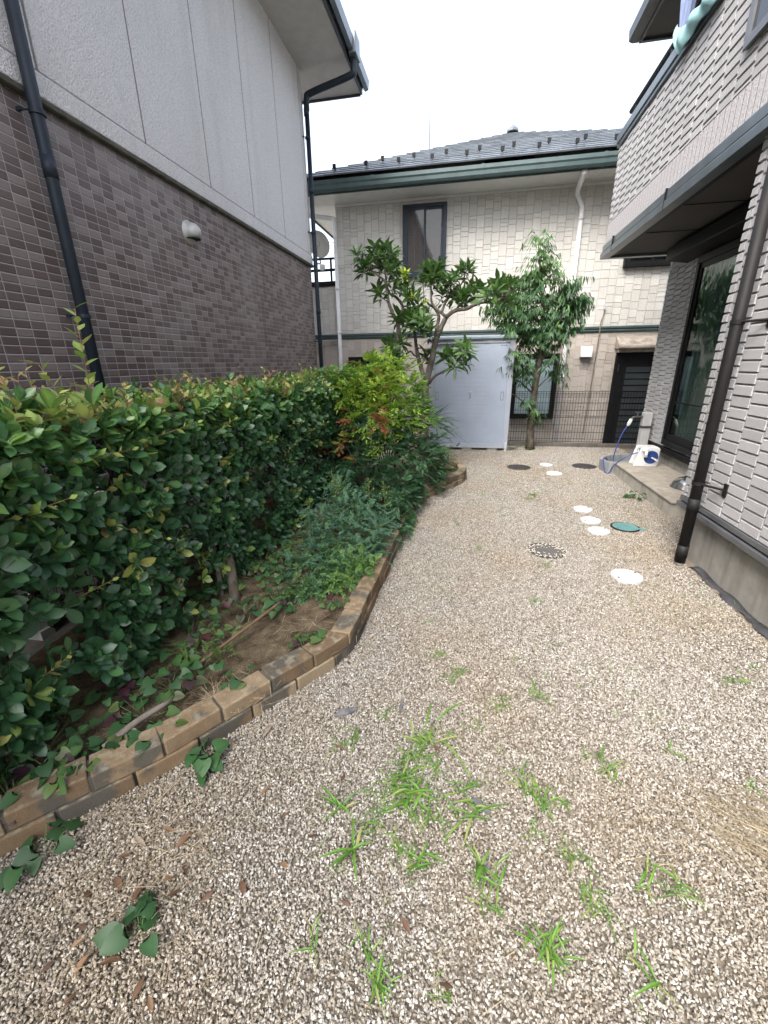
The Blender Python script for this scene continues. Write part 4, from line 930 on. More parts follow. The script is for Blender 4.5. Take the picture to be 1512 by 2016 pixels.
# laundry
def cloth(name, rows, mat, label, thick=.006):
    Rr = np.array(rows, float); m_, n_ = Rr.shape[:2]
    b = MB(); b.add(Rr.reshape(-1,3), [(i*n_+j, i*n_+j+1, (i+1)*n_+j+1, (i+1)*n_+j) for i in range(m_-1) for j in range(n_-1)])
    o = single(name, b, mat, label, 'towel', smooth=True)
    s_ = o.modifiers.new("solid", 'SOLIDIFY'); s_.thickness = thick
    ss = o.modifiers.new("sub", 'SUBSURF'); ss.levels = 1; ss.render_levels = 1
rows = []
for i in range(14):
    t = i/13; z = 5.0-.80*t; y0 = 5.52-.16*t-.05*t*t; y1 = 5.02+.16*t
    rows.append([(1.69-.03*math.sin(j*.9+t*2)-.015*math.sin(j*2.1), y0+(y1-y0)*j/15, z+.03*math.sin(j*.5)-.07*t*(1-abs(j/7.5-1))) for j in range(16)])
cloth('hanging_cloth', rows, M['cloth_blue'], 'slate blue cloth hanging over the balcony rail')
rows = []
lo = spline([(5.33,4.20),(5.24,4.03),(5.14,4.00),(4.98,4.02),(4.78,4.02),(4.62,3.99),(4.45,4.03)], 6); up = spline([(5.36,4.30),(5.30,4.24),(5.20,4.20),(5.04,4.20),(4.86,4.16),(4.70,4.18),(4.50,4.24)], 6)
for i in range(9):
    t = i/8; rows.append([(1.655-.035*math.sin(math.pi*t)+.010*math.sin(k*.8+3*t), l[0]*(1-t)+u_[0]*t, l[1]*(1-t)+u_[1]*t) for k, (l, u_) in enumerate(zip(lo, up))])
cloth('hanging_towel', rows, M['cloth_teal'], 'pale teal towel draped in a swag below the blue cloth on the balcony', .008)

# ================================================================== vegetation
T1B= [[(-0.653,6.5,0.08,0.065),(-0.633,6.5,1.038,0.055),(-0.619,6.48,1.218,0.0504),(-0.568,6.46,1.503,0.0458),(-0.499,6.44,1.777,0.0412),(-0.439,6.42,1.952,0.0366),(-0.363,6.4,2.086,0.032)],[(-0.363,6.4,2.086,0.032),(-0.332,6.364,2.124,0.0291),(-0.239,6.329,2.153,0.0263),(-0.089,6.293,2.185,0.0234),(0.013,6.257,2.219,0.0206),(0.144,6.221,2.23,0.0177),(0.301,6.186,2.226,0.0149),(0.372,6.15,2.285,0.012)],[(-0.377,6.4,2.111,0.02),(-0.494,6.425,2.214,0.0173),(-0.561,6.45,2.291,0.0145),(-0.589,6.475,2.409,0.0118),(-0.603,6.5,2.581,0.009)],[(-0.508,6.45,1.762,0.03),(-0.495,6.51,2.004,0.026),(-0.479,6.57,2.142,0.022),(-0.542,6.63,2.238,0.018),(-0.63,6.69,2.307,0.014),(-0.703,6.75,2.392,0.01)],[(-0.428,6.4,2.152,0.02),(-0.36,6.475,2.315,0.017),(-0.258,6.55,2.419,0.014),(-0.149,6.625,2.552,0.011),(-0.132,6.7,2.676,0.008)],[(-0.647,6.5,0.08,0.045),(-0.647,6.5,1.071,0.038),(-0.656,6.46,1.315,0.0336),(-0.738,6.42,1.552,0.0292),(-0.76,6.38,1.735,0.0248),(-0.781,6.34,1.883,0.0204),(-0.796,6.3,1.998,0.016)],[(-0.736,6.4,1.583,0.014),(-0.807,6.438,1.612,0.0135),(-0.862,6.475,1.664,0.013),(-0.968,6.513,1.62,0.0125),(-1.055,6.55,1.582,0.012)],[(-1.087,6.6,0.08,0.045),(-1.087,6.6,1.031,0.04),(-1.078,6.591,1.348,0.0375),(-1.063,6.582,1.638,0.0349),(-1.061,6.573,1.873,0.0324),(-1.051,6.564,2.025,0.0298),(-1.09,6.555,2.116,0.0273),(-1.155,6.545,2.207,0.0247),(-1.185,6.536,2.325,0.0222),(-1.215,6.527,2.471,0.0196),(-1.244,6.518,2.585,0.0171),(-1.339,6.509,2.659,0.0145),(-1.433,6.5,2.733,0.012)],[(-1.048,6.55,2.039,0.024),(-1.006,6.6,2.252,0.0212),(-1.105,6.65,2.38,0.0184),(-1.18,6.7,2.449,0.0156),(-1.238,6.75,2.577,0.0128),(-1.278,6.8,2.808,0.01)],[(-1.021,6.7,2.278,0.012),(-0.899,6.6,2.292,0.009),(-0.789,6.5,2.406,0.006)],[(-1.049,6.6,1.741,0.012),(-0.949,6.5,1.759,0.009),(-0.836,6.4,1.768,0.006)],[(-0.578,6.45,1.219,0.022),(-0.549,6.392,1.277,0.0197),(-0.464,6.333,1.333,0.0173),(-0.334,6.275,1.402,0.015),(-0.269,6.217,1.439,0.0127),(-0.208,6.158,1.527,0.0103),(-0.134,6.1,1.612,0.008)],[(-0.756,6.35,1.704,0.01),(-0.648,6.325,1.686,0.008),(-0.596,6.3,1.61,0.006)]]
T1R= [(-1.59,6.369,2.895),(-1.55,6.522,2.841),(-1.466,6.435,2.751),(-1.419,6.852,3.071),(-1.287,6.863,3.052),(-1.138,6.583,2.956),(-1.344,6.557,2.893),(-1.309,6.969,2.915),(-1.173,6.68,2.852),(-1.089,6.667,2.788),(-1.412,7.048,2.875),(-1.175,6.503,2.72),(-1.343,6.968,2.931),(-1.529,6.488,2.707),(-1.172,6.87,2.961),(-1.042,6.575,2.642),(-1.475,6.867,3.006),(-1.471,6.684,2.854),(-1.344,6.812,3.016),(-1.173,6.871,2.757),(-1.348,6.613,2.474),(-1.255,6.309,2.379),(-0.936,6.629,2.531),(-0.827,6.546,2.428),(-0.886,6.501,2.367),(-1.089,6.466,2.499),(-1.033,6.833,2.506),(-0.787,6.486,2.304),(-0.616,6.609,2.739),(-0.687,6.689,2.743),(-0.536,6.607,2.693),(-0.481,6.711,2.737),(-0.552,6.447,2.611),(-0.649,6.65,2.636),(-0.581,6.447,2.502),(-0.719,6.718,2.564),(-0.493,6.689,2.649),(-0.391,6.349,2.547),(-0.316,6.368,2.519),(-0.345,6.408,2.445),(-0.439,6.708,2.405),(-0.15,6.668,2.726),(-0.197,6.763,2.704),(-0.085,6.601,2.67),(-0.062,6.629,2.521),(-0.265,6.568,2.576),(-0.162,6.475,2.391),(-0.097,6.336,2.342),(-0.184,6.335,2.277),(-0.111,6.495,2.279),(-0.274,6.641,2.361),(0.006,6.471,2.383),(0.049,6.435,2.418),(0.14,6.466,2.404),(0.222,6.236,2.369),(0.164,6.053,2.268),(0.307,6.33,2.458),(0.395,6.382,2.475),(0.355,6.352,2.406),(0.442,6.185,2.404),(0.401,6.257,2.284),(0.257,6.006,2.309),(-0.88,6.466,2.131),(-0.735,6.337,2.114),(-0.78,6.192,2.032),(-0.644,6.082,2.032),(-0.983,6.727,2.128),(-0.856,6.545,1.988),(-0.694,6.134,1.926),(-0.638,6.66,2.02),(-1.033,6.505,2.11),(-0.574,6.335,1.921),(-0.787,6.497,2.189),(-0.891,6.434,2.04),(-1.202,6.786,1.791),(-1.093,6.354,1.65),(-1.025,6.557,1.794),(-1.055,6.322,1.572),(-1.203,6.691,1.708),(-1.152,6.497,1.623),(-0.63,6.49,1.551),(-0.652,6.54,1.614),(-0.225,6.161,1.571),(-0.157,6.349,1.662),(-0.077,6.005,1.693),(-0.058,5.888,1.621),(-0.305,6.208,1.573),(-0.199,5.983,1.455),(-0.067,5.949,1.51),(-0.618,6.584,2.177),(-0.368,6.213,1.604)]
T1Y= [(-0.921,6.3,2.591),(-0.898,6.3,2.63),(-0.952,6.3,2.646),(-0.906,6.3,2.563),(-0.671,6.3,2.263),(-0.824,6.4,2.352)]
T2T= [(1.128,7.9,0.007),(1.107,7.9,0.317),(1.102,7.9,0.54),(1.107,7.9,0.844),(1.113,7.9,1.124),(1.135,7.9,1.388),(1.147,7.9,1.59),(1.147,7.9,1.905),(1.13,7.9,2.211),(1.075,7.9,2.584),(0.999,7.9,2.946),(0.948,7.9,3.227)]
T2C= [(0.949,7.797,3.217,6,0.15),(1.012,7.763,2.988,9,0.2),(1.005,8.01,2.823,14,0.2),(1.179,7.844,2.751,8,0.25),(0.864,8.038,2.687,16,0.3),(0.541,8.019,2.699,10,0.3),(0.347,7.863,2.462,9,0.3),(0.446,7.888,2.233,10,0.3),(0.638,7.906,2.38,20,0.4),(0.922,7.943,2.374,26,0.45),(1.228,7.929,2.435,24,0.45),(1.441,7.918,2.571,12,0.3),(1.403,7.936,2.281,20,0.4),(1.651,8.032,2.319,14,0.3),(1.724,7.902,2.412,6,0.2),(1.143,7.879,2.058,24,0.4),(0.914,7.966,2.071,20,0.4),(1.375,7.821,2.009,14,0.3),(0.661,7.84,2.031,12,0.3),(0.779,8.043,1.842,8,0.3),(1.292,7.906,1.824,10,0.3),(1.089,7.915,1.868,10,0.3),(0.778,7.753,1.515,9,0.3),(0.64,7.875,1.312,8,0.25),(0.965,7.924,1.472,8,0.25),(1.307,7.756,1.467,6,0.2),(1.396,7.935,1.302,5,0.2),(0.534,7.94,1.1,3,0.15),(1.055,7.768,0.77,4,0.15),(1.142,7.938,0.535,3,0.12),(0.943,7.89,1.225,6,0.2),(1.122,7.954,1.591,8,0.3),(0.234,7.856,2.314,4,0.15),(1.553,7.962,2.052,8,0.25)]
NB= [(-1.067,5.0,1.369,0.16,12,0.62),(-1.34,5.1,1.252,0.18,12,0.5),(-0.872,4.9,1.26,0.18,14,0.68),(-1.088,4.8,1.156,0.2,16,0.66),(-1.358,4.9,1.034,0.2,14,0.5),(-0.895,4.7,1.054,0.2,18,0.64),(-0.697,4.9,1.092,0.2,14,0.5),(-0.592,5.0,1.027,0.18,10,0.42),(-0.725,4.7,0.917,0.2,14,0.55),(-0.992,4.6,0.899,0.2,14,0.6),(-1.216,4.8,0.871,0.16,8,0.5),(-1.688,5.4,1.239,0.16,8,0.5),(-0.52,4.9,0.951,0.12,6,0.4),(-1.025,5.1,1.506,0.12,5,0.62),(-0.875,5.1,1.448,0.12,5,0.6),(-0.756,5.1,1.419,0.1,4,0.58),(-1.178,5.1,1.48,0.1,4,0.6),(-1.238,4.7,1.191,0.15,6,0.72),(-0.921,4.7,1.243,0.13,8,0.78),(-0.635,5.1,1.191,0.1,5,0.55),(-1.40,4.8,1.02,0.10,2,0.93),(-1.253,4.5,0.937,0.08,2,0.95),(-1.50,5.0,1.28,0.2,14,0.46),(-1.62,5.2,1.15,0.2,14,0.42),(-1.45,4.9,1.15,0.2,12,0.44),(-1.2,4.8,1.3,0.16,10,0.5),(-1.635,5.0,1.113,0.1,2,0.93),(-0.906,4.4,0.91,0.05,3,0.95),(-1.28,5.0,1.342,0.1,3,0.9)]
ND= [(-1.311,4.9,0.677,0.24,18,0.2),(-0.979,4.8,0.699,0.24,18,0.22),(-0.681,4.8,0.704,0.22,16,0.25),(-0.466,5.0,0.615,0.18,10,0.25),(-1.696,5.1,0.638,0.2,12,0.18),(-1.675,4.8,0.442,0.22,12,0.2),(-1.3,4.6,0.494,0.24,16,0.2),(-0.979,4.5,0.523,0.24,16,0.2),(-0.694,4.5,0.531,0.22,14,0.22),(-0.492,4.7,0.464,0.18,10,0.22),(-0.331,4.9,0.364,0.14,8,0.25),(-0.202,4.8,0.209,0.1,5,0.25),(-1.49,4.4,0.299,0.2,10,0.2),(-1.141,4.2,0.336,0.22,14,0.18),(-0.865,4.2,0.318,0.22,16,0.2),(-0.595,4.2,0.301,0.2,14,0.2),(-0.445,4.3,0.251,0.14,8,0.22),(-0.687,3.8,0.179,0.2,14,0.2),(-0.537,3.8,0.135,0.16,10,0.22),(-0.816,3.7,0.206,0.2,10,0.18),(-1.093,3.8,0.212,0.18,8,0.2),(-0.509,3.6,0.031,0.08,4,0.25),(-0.29,4.4,0.2,0.06,3,0.25),(-1.758,4.4,0.349,0.14,5,0.2),(-1.612,3.9,0.154,0.12,4,0.2),(-1.598,4.6,0.605,0.06,3,0.95),(-1.162,4.3,0.478,0.05,2,0.95),(-1.324,4.5,0.658,0.08,3,0.88),(-0.533,3.3,-0.017,0.07,3,0.25),(-0.617,3.4,0.055,0.1,5,0.22)]
HB= [(-1.151,3.6,0.423,0.1,10,0.3),(-1.121,3.4,0.293,0.14,14,0.3),(-0.935,3.4,0.254,0.14,14,0.3),(-1.154,3.2,0.221,0.14,16,0.28),(-0.946,3.1,0.203,0.16,18,0.28),(-0.773,3.1,0.214,0.14,14,0.26),(-1.016,2.9,0.149,0.15,16,0.28),(-0.809,2.9,0.142,0.15,16,0.3),(-0.689,3.0,0.15,0.12,10,0.25),(-0.871,2.75,0.1,0.13,16,0.42),(-0.746,2.65,0.097,0.11,16,0.46),(-0.96,2.6,0.105,0.12,12,0.36),(-1.088,2.8,0.124,0.1,8,0.3),(-0.645,3.2,0.205,0.1,6,0.26),(-0.95,2.45,0.064,0.1,10,0.38),(-0.855,2.5,0.065,0.1,10,0.5),(-1.22,2.6,0.041,0.07,6,0.32),(-1.062,2.35,0.031,0.08,8,0.36),(-0.681,2.7,0.119,0.07,8,0.48)]

PR_LANCE = [.55,1.,.85,.45]; PR_OBOV = [.38,.80,1.,.80]; PR_HEART = [.62,.92,1.,.86,.54,.26]; U_HEART = np.array([.14,-.04,.06,.25,.5,.75,.9,1.]); PR_GRASS = [.8,1.,.9,.7,.4]
CAMP = np.array([0, 0, 1.5])
def jit(n, s): return rng.normal(0, s, (n, 3))
def perp_basis(d):
    d = np.array(d, float); d /= np.linalg.norm(d)+1e-9
    r = np.array([0,0,1.]) if abs(d[2]) < .9 else np.array([1.,0,0])
    s = np.cross(d, r); s /= np.linalg.norm(s); return d, s, np.cross(s, d)
def rosette(mb, c, axis, n, L, Wd, hue, open_=1.0, prof=PR_LANCE, droop=.2, fold=.12, lj=.2, hj=.08):
    d, s, t = perp_basis(axis); ph = random.uniform(0, 6.28)
    O = []; D = []; N = []; Ls = []; H = []
    for k in range(n):
        a = ph + 2.4*k; el = open_*(.35+.65*k/max(1, n-1)) + random.uniform(-.15,.15)
        rd = math.cos(a)*s + math.sin(a)*t
        dd = d*math.cos(el*1.45) + rd*math.sin(el*1.45)
        nn = d*math.sin(el*1.45) - rd*math.cos(el*1.45)
        O.append(np.array(c)-d*L*.10*k/n); D.append(dd+rng.normal(0,.08,3)); N.append(nn+rng.normal(0,.15,3)); Ls.append(L*random.uniform(1-lj,1+lj)); H.append(hue+random.gauss(0,hj))
    Ls = np.array(Ls); mb.leaves(O, D, N, Ls, Ls*Wd, prof, droop, fold, np.clip(H, 0, 1))
def frond(mb, st, c, d, L, nl, ll, lw, hue, droop=.25, hj=.05):
    """a rachis with paired leaflets"""
    d, s, t = perp_basis(d); c = np.array(c, float)
    up = np.array([0,0,1.]); pts = []
    for i in range(6):
        u = i/5; pts.append(c + d*L*u - up*L*droop*u*u)
    pts = np.array(pts); st.tube(pts, np.linspace(.0016,.0006,6), 3, cap=False)
    O = []; D = []; N = []; Ls = []
    side = np.cross(d, up); side = side/(np.linalg.norm(side)+1e-6); nrm = np.cross(side, d)
    for k in range(nl):
        u = .25+.75*k/(nl-1); p = c+d*L*u-up*L*droop*u*u
        for sg in (-1, 1) if k < nl-1 else (0,):
            O.append(p); D.append(d*.75+side*sg*.8+rng.normal(0,.15,3)-up*.15); N.append(nrm+rng.normal(0,.3,3)); Ls.append(ll*random.uniform(.75,1.2))
    Ls = np.array(Ls); mb.leaves(O, D, N, Ls, Ls*lw, PR_LANCE, .15, .14, np.clip(hue+rng.normal(0,hj,len(O)), 0, 1))

# ---- hedge
hg = thing('clipped_hedge', 'long clipped broadleaf hedge along the tiled wall with yellow new shoots on top', 'hedge', (-1.8, 2.5, .1))
HX0, HX1, HT = -2.16, -1.50, 1.295
def hx(y, z): return HX1 + .05*mn.noise(Vector((y*1.7, z*2.1, 0))) + .04*mn.noise(Vector((y*5, z*5, 4))) - .10*max(0, z-1.05)**1.5
def ht(y, x): return HT + .07*mn.noise(Vector((y*1.9, x*3, 7))) + .05*mn.noise(Vector((y*6, x*6, 1)))
lv = MB(); nh = 0
def hedge_ros(p, ax, base):
    far = np.linalg.norm(np.array(p)-CAMP); L = random.uniform(.048,.082)
    rosette(lv, p, ax, random.randint(4, 6), L*(1.15 if p[1] < 2 else 1), random.uniform(.42,.56), base+random.gauss(0,.05), open_=random.uniform(.7,1.1), prof=PR_OBOV, droop=random.uniform(.0,.25), fold=random.uniform(.04,.16), hj=.06)
for i in range(4200):     # front face
    y = random.uniform(-.35, 6.1); z = random.uniform(.14, HT)
    if random.random() > (1 if z > .85 else .92 if z > .5 else .85): continue
    if z < .85 and mn.noise(Vector((y*2.3, z*2.6, 9))) < -.20 and random.random() < .88: continue
    dp_ = abs(random.gauss(0, .05)); x = hx(y, z)-dp_
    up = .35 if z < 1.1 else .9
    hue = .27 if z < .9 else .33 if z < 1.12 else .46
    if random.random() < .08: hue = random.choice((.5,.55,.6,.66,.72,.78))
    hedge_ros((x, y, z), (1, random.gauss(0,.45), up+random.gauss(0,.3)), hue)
for i in range(1700):     # top
    y = random.uniform(-.35, 6.4); x = random.uniform(HX0, HX1+.02); z = ht(y, x)-abs(random.gauss(0,.035))+(random.random()**4)*.10
    if x > hx(y, z)+.03: continue
    r0 = random.random(); hue = .46 if r0 < .35 else .60 if r0 < .65 else .73 if r0 < .96 else .9
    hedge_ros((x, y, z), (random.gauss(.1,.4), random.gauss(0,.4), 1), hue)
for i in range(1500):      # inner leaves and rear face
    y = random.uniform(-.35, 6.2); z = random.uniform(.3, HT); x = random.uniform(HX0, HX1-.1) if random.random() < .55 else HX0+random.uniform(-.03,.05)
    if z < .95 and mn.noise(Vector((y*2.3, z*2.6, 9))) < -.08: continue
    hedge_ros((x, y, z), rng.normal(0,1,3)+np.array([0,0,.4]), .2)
part('foliage', lv, M['hedge'], hg, smooth=True)
tw = MB()
for i in range(24):      # main stems
    y = -.2+i*.265+random.uniform(-.08,.08); x = -1.82+random.uniform(-.10,.10)
    top = (x+random.uniform(-.2,.2), y+random.uniform(-.25,.25), 1.15)
    tw.tube(spline([(x,y,.05),(x+random.uniform(-.05,.05),y+random.uniform(-.06,.06),.5),top], 5), np.linspace(.018,.007,11), 7)
for i in range(520):     # branchlets
    y = random.uniform(-.3,6.1); x = random.uniform(-2.05,-1.6); z = random.uniform(.25,1.2); d = rng.normal(0,1,3); d[2] = abs(d[2])*.7; d /= np.linalg.norm(d); L = random.uniform(.12,.34)
    p = np.array((x,y,z)); q = p+d*L; 
    if q[0] > -1.50 or q[2] > 1.33: continue
    tw.tube([p, p+d*L*.5+rng.normal(0,.02,3), q], [.0045,.0032,.0018], 4, cap=False)
part('branches', tw, M['twig'], hg)
for (x, y, tx, ty, r) in ((-1.40,2.12,-1.62,2.42,.036),(-1.52,2.16,-1.60,2.25,.022),(-1.95,1.75,-2.0,1.78,.035),(-1.62,3.3,-1.7,3.4,.03),(-1.7,.55,-1.75,.5,.03),(-1.65,4.4,-1.7,4.5,.03)):
    tk = MB(); tk.tube(spline([(x,y,.04),((x+tx)/2+.01,(y+ty)/2,.30),(tx,ty,.62),(tx-.05,ty+.05,1.0)], 5), np.linspace(r,r*.5,16), 10); part('stem', tk, M['bark2'], hg, smooth=True)

ys_ = MB(); yl = MB()
def shoot(p, d, L, hue, n, ll):
    p = np.array(p, float); d = np.array(d, float); d /= np.linalg.norm(d); b0 = rng.normal(0,.12,3)
    pts = [p+d*L*u+b0*L*u*u for u in np.linspace(0,1,5)]; yl.tube(pts, np.linspace(.0028,.0012,5), 5, a=.98)
    for k in range(n):
        u = .12+.88*k/(n-1); q = p+d*L*u+b0*L*u*u; a = 2.4*k; dd, s, t = perp_basis(d)
        l = ll*random.uniform(.8,1.25)*(1.2-.45*u); rd = math.cos(a)*s+math.sin(a)*t
        yl.leaves(q, rd+d*.75, d-rd*.3, l, l*random.uniform(.42,.58), PR_LANCE, random.uniform(-.1,.25), .10, min(1, max(0, hue+random.gauss(0,.06))))
shoot((-1.62,1.62,1.24), (.04,-.02,1), .47, .72, 17, .080); shoot((-1.62,1.53,1.24), (-.25,-.05,.9), .26, .76, 13, .066); shoot((-1.60,1.27,1.24), (.08,.03,.9), .30, .80, 17, .060)
shoot((-1.58,1.14,1.27), (-.1,0,.9), .16, .84, 9, .04); shoot((-1.55,1.36,1.27), (.3,.1,.8), .16, .72, 9, .05)
for i in range(150):
    y = random.uniform(.8,6.2); x = random.uniform(-2.1,-1.5); shoot((x,y,ht(y,x)-.03), (random.gauss(0,.25),random.gauss(0,.25),1), random.uniform(.08,.20), random.choice((.66,.74,.84,.88,.94,.97)), random.randint(7,11), random.uniform(.034,.052))
for (y, z, dy, dz, L) in ((1.30,1.16,1.0,.05,.34),(1.05,1.02,.9,.12,.20),(1.65,1.17,1.,.1,.42),(1.5,.98,.8,.35,.20),(1.55,.80,.5,-.35,.2),(1.2,.62,.7,.2,.14),(2.3,1.1,.8,.3,.22),(2.9,.95,.8,.2,.2),(1.0,.40,.5,.2,.12),(1.7,.56,.5,.2,.12),(3.4,1.0,.6,.2,.2),(4.0,.9,.6,.2,.2),(1.25,.28,.6,.2,.1),(3.3,.75,.2,.6,.2),(2.0,.35,.4,.5,.12)):
    shoot((hx(y,z)-.02, y, z), (.35,dy,dz), L, random.choice((.66,.7,.78,.84)), 10, .040)
part('young_shoots', yl, M['hedge'], hg, smooth=True)

# ---- broad-leaved tree
tr1 = thing('broadleaf_tree', 'crooked multi-stemmed small tree with whorls of long leathery leaves in front of the shed', 'tree', (-.65, 6.5, .08))
tb = MB()
for br in T1B:
    P_ = np.array([p[:3] for p in br]); rd_ = [p[3] for p in br]; sp_ = spline(P_+np.vstack([np.zeros((1,3)), rng.normal(0,.008,(len(P_)-1,3))]), 5)
    rr_ = np.interp(np.linspace(0,1,len(sp_)), np.linspace(0,1,len(rd_)), rd_)*(1+rng.normal(0,.05,len(sp_)))
    tb.tube(sp_, rr_, 10)
sk = np.array([p[:3] for br in T1B for p in br])
cr1 = MB()
for i, c in enumerate(T1R):
    c = np.array(c); j = np.argmin(((sk-c-np.array([0,0,-.05]))**2).sum(1)); q = sk[j]; d = c-q; l = np.linalg.norm(d)+1e-6
    if l > .03: tb.tube([q, q+d*.5+rng.normal(0,.015,3)-np.array([0,0,.02]), c], [.008,.006,.005], 5)
    ax = d/l*.6+np.array([0,0,.75])+rng.normal(0,.25,3)
    low = c[2] < 1.75 and c[0] > -.3
    rosette(cr1, c, ax, random.randint(10,14), random.uniform(.15,.195), .29, .33+random.gauss(0,.08), open_=1.0 if not low else 1.35, prof=[.45,.85,1.,.62], droop=.25, fold=.12, hj=.09)
    if random.random() < .5: rosette(cr1, c+ax/np.linalg.norm(ax)*.035, ax, 5, .08, .28, .60, open_=.6, prof=[.45,.85,1.,.62], droop=.05)
    if random.random() < .75: rosette(cr1, c-ax/np.linalg.norm(ax)*.05+rng.normal(0,.02,3), ax+rng.normal(0,.3,3), 7, .14, .27, .28, open_=1.25, prof=[.45,.85,1.,.62], droop=.3)
for c in T1Y: rosette(cr1, c, (random.gauss(0,.5),-.4,.7), 8, .09, .36, .92, open_=.9, droop=.2)
part('trunk', tb, M['bark1'], tr1, smooth=True); part('crown', cr1, M['tree1'], tr1, smooth=True)

# ---- slim drooping tree
tr2 = thing('slim_tree', 'slender straight tree with drooping narrow leaves in front of the mesh fence', 'tree', (1.12, 7.9, 0))
tb = MB(); tb.tube(spline(T2T, 4), np.interp(np.linspace(0,1,len(spline(T2T,4))), [0,.06,.5,1], [.085,.062,.050,.008]), 12)
tp_ = np.array(T2T); c2 = MB()
for (x, y, z, n, s_) in T2C:
    x = 1.10+(x-1.10)*(.88 if z > 1.75 else 1.05); s_ *= .85; c = np.array((x,y,z)); zz = z-.18-abs(x-np.interp(z, tp_[:,2], tp_[:,0]))*.35; q = np.array([np.interp(zz, tp_[:,2], tp_[:,0]), 7.9, max(.3, zz)])
    tb.tube([q, (q+c)/2+np.array([0,0,.03]), c], [.014,.009,.004], 5)
    for k in range(int(n*2.6)):
        o = c + rng.normal(0,1,3)*np.array([s_*.42, s_*.55, s_*.36])
        ax = (o-q); ax[2] = ax[2]*.4; ax = ax/(np.linalg.norm(ax)+1e-6)+np.array([0,0,-.05])+rng.normal(0,.3,3)
        d, s1, t1 = perp_basis(ax); m_ = random.randint(6,9); O = []; D = []; N = []
        hu = .30+random.gauss(0,.10)+(.28 if (z > 2.75 or (x < .85 and z > 2.2 and random.random() < .6)) else 0)+(.3 if random.random() < .05 else 0)
        for j in range(m_):
            a = (j/(m_-1)-.5)*2.6; side = np.cross(d, (0,0,1.)); side /= np.linalg.norm(side)+1e-6
            O.append(o+d*.02*j); D.append(d*math.cos(a)+side*math.sin(a)-np.array([0,0,.75])); N.append(np.array([0,0,1.])+d*.3+rng.normal(0,.2,3))
        L_ = np.array([random.uniform(.10,.155) for _ in range(m_)])
        c2.leaves(O, D, N, L_, L_*.19, PR_LANCE, .42, .14, np.clip(hu+rng.normal(0,.05,m_), 0, 1))
part('trunk', tb, M['bark2'], tr2, smooth=True); part('crown', c2, M['tree2'], tr2, smooth=True)
# little ferny tuft at its foot
wf_ = MB(); ws = MB()
for k in range(14): frond(wf_, ws, (1.0+random.uniform(-.2,.06),7.82+random.uniform(-.05,.05),.02), (random.gauss(0,1),random.gauss(-.3,.6),.6), .16, 6, .035, .35, .45)
t = thing('fern_tuft', 'small green ferny tuft at the foot of the slim tree', 'plant', (.93, 7.8, 0)); part('leaves', wf_, M['cover'], t); part('stalks', ws, M['stemgreen'], t)

# ---- shrubs in the bed
def shrub(name, label, blobs, base, mat, L, nl, ll, lw, mult, pull=1.0, stems=14, zmin=.13, hj=.05, droop=.25, smat='twig', dh=0.0):
    t = thing(name, label, 'shrub', base); lf = MB(); st_ = MB()
    for (x, y, z, r, n, h) in blobs:
        c = CAMP+(np.array((x,y,z))-CAMP)*pull
        for k in range(int(n*mult)):
            o = c+rng.normal(0,1,3)*r*np.array([.55,.6,.5]); o[2] = max(zmin, o[2])
            lim = np.interp(o[1], [1.8,3.3,4.3,4.7,5.5,6.2], [-.66,-.60,-.56,-.42,-.08,-.2])+.05
            o[0] = min(o[0], lim+random.uniform(-.1,.0) if o[2] < .5 else o[0])
            d = (o-np.array(base))*np.array([.8,.8,.25]); d = d/(np.linalg.norm(d)+1e-6)*.6+np.array([.1,-.2,.2])+rng.normal(0,.55,3)
            frond(lf, st_, o, d, L*random.uniform(.7,1.2), nl, ll, lw, h+(dh if h < .7 else 0)+random.gauss(0,.03), droop, hj)
        if random.random() < .8: st_.tube(spline([(base[0]+random.uniform(-.12,.12),base[1]+random.uniform(-.12,.12),.06),(np.array(base)*.4+c*.6)+rng.normal(0,.04,3),c], 4), np.linspace(.007,.003,9), 5)
    part('leaves', lf, mat, t); part('stems', st_, M[smat], t); return t
shrub('bright_shrub', 'bright yellow green feathery shrub rising above the dark shrub, with a few red leaves', NB, (-.95,4.9,.1), M['nandina'], .15, 6, .064, .30, 3.4, droop=.35, hj=.06, dh=.07)
shrub('dark_shrub', 'dense dark blue green shrub spilling over the brick edging', ND, (-.95,4.4,.1), M['nandina'], .13, 5, .066, .38, 3.7, droop=.45, hj=.06)
shrub('feathery_herb', 'grey green feathery herb with tall yellowish flower stalks in front of the dark shrub', HB, (-.9,2.95,.1), M['herb'], .09, 7, .027, .34, 5.4, pull=.955, droop=.12, smat='stemgreen', hj=.08)
fl = MB(); fs = MB()
for (x, y, z) in ((-1.12,3.35,.66),(-1.05,3.3,.60),(-.84,3.5,.55),(-.72,3.6,.50),(-.66,3.55,.47),(-1.3,3.2,.42),(-1.08,3.32,.52)):
    fs.tube(spline([(x+.05,y-.1,.12),(x+.02,y-.03,z*.6),(x,y,z)], 4), np.linspace(.004,.0015,9), 5)
    for k in range(46):
        u = random.random(); p = np.array((x,y,z-.17*u))+rng.normal(0,1,3)*np.array([.012+.022*u]*2+[.01])
        fl.leaves(p, rng.normal(0,1,3)+np.array([0,0,.6]), rng.normal(0,1,3), .014, .006, PR_LANCE, .1, .1, random.uniform(.6,1))
root = bpy.data.objects['feathery_herb']; part('flower_stalks', fs, M['stemgreen'], root); part('flowers', fl, M['herb'], root)
# seed panicle on the dark shrub
fl = MB()
for k in range(240):
    p = CAMP+(np.array((-.96,4.35,.62))-CAMP)*.98+rng.normal(0,1,3)*np.array([.06,.06,.05]); fl.leaves(p, rng.normal(0,1,3), rng.normal(0,1,3), .016, .010, PR_OBOV, .1, .1, random.uniform(.52,.72))
part('seed_heads', fl, M['nandina'], bpy.data.objects['dark_shrub'])
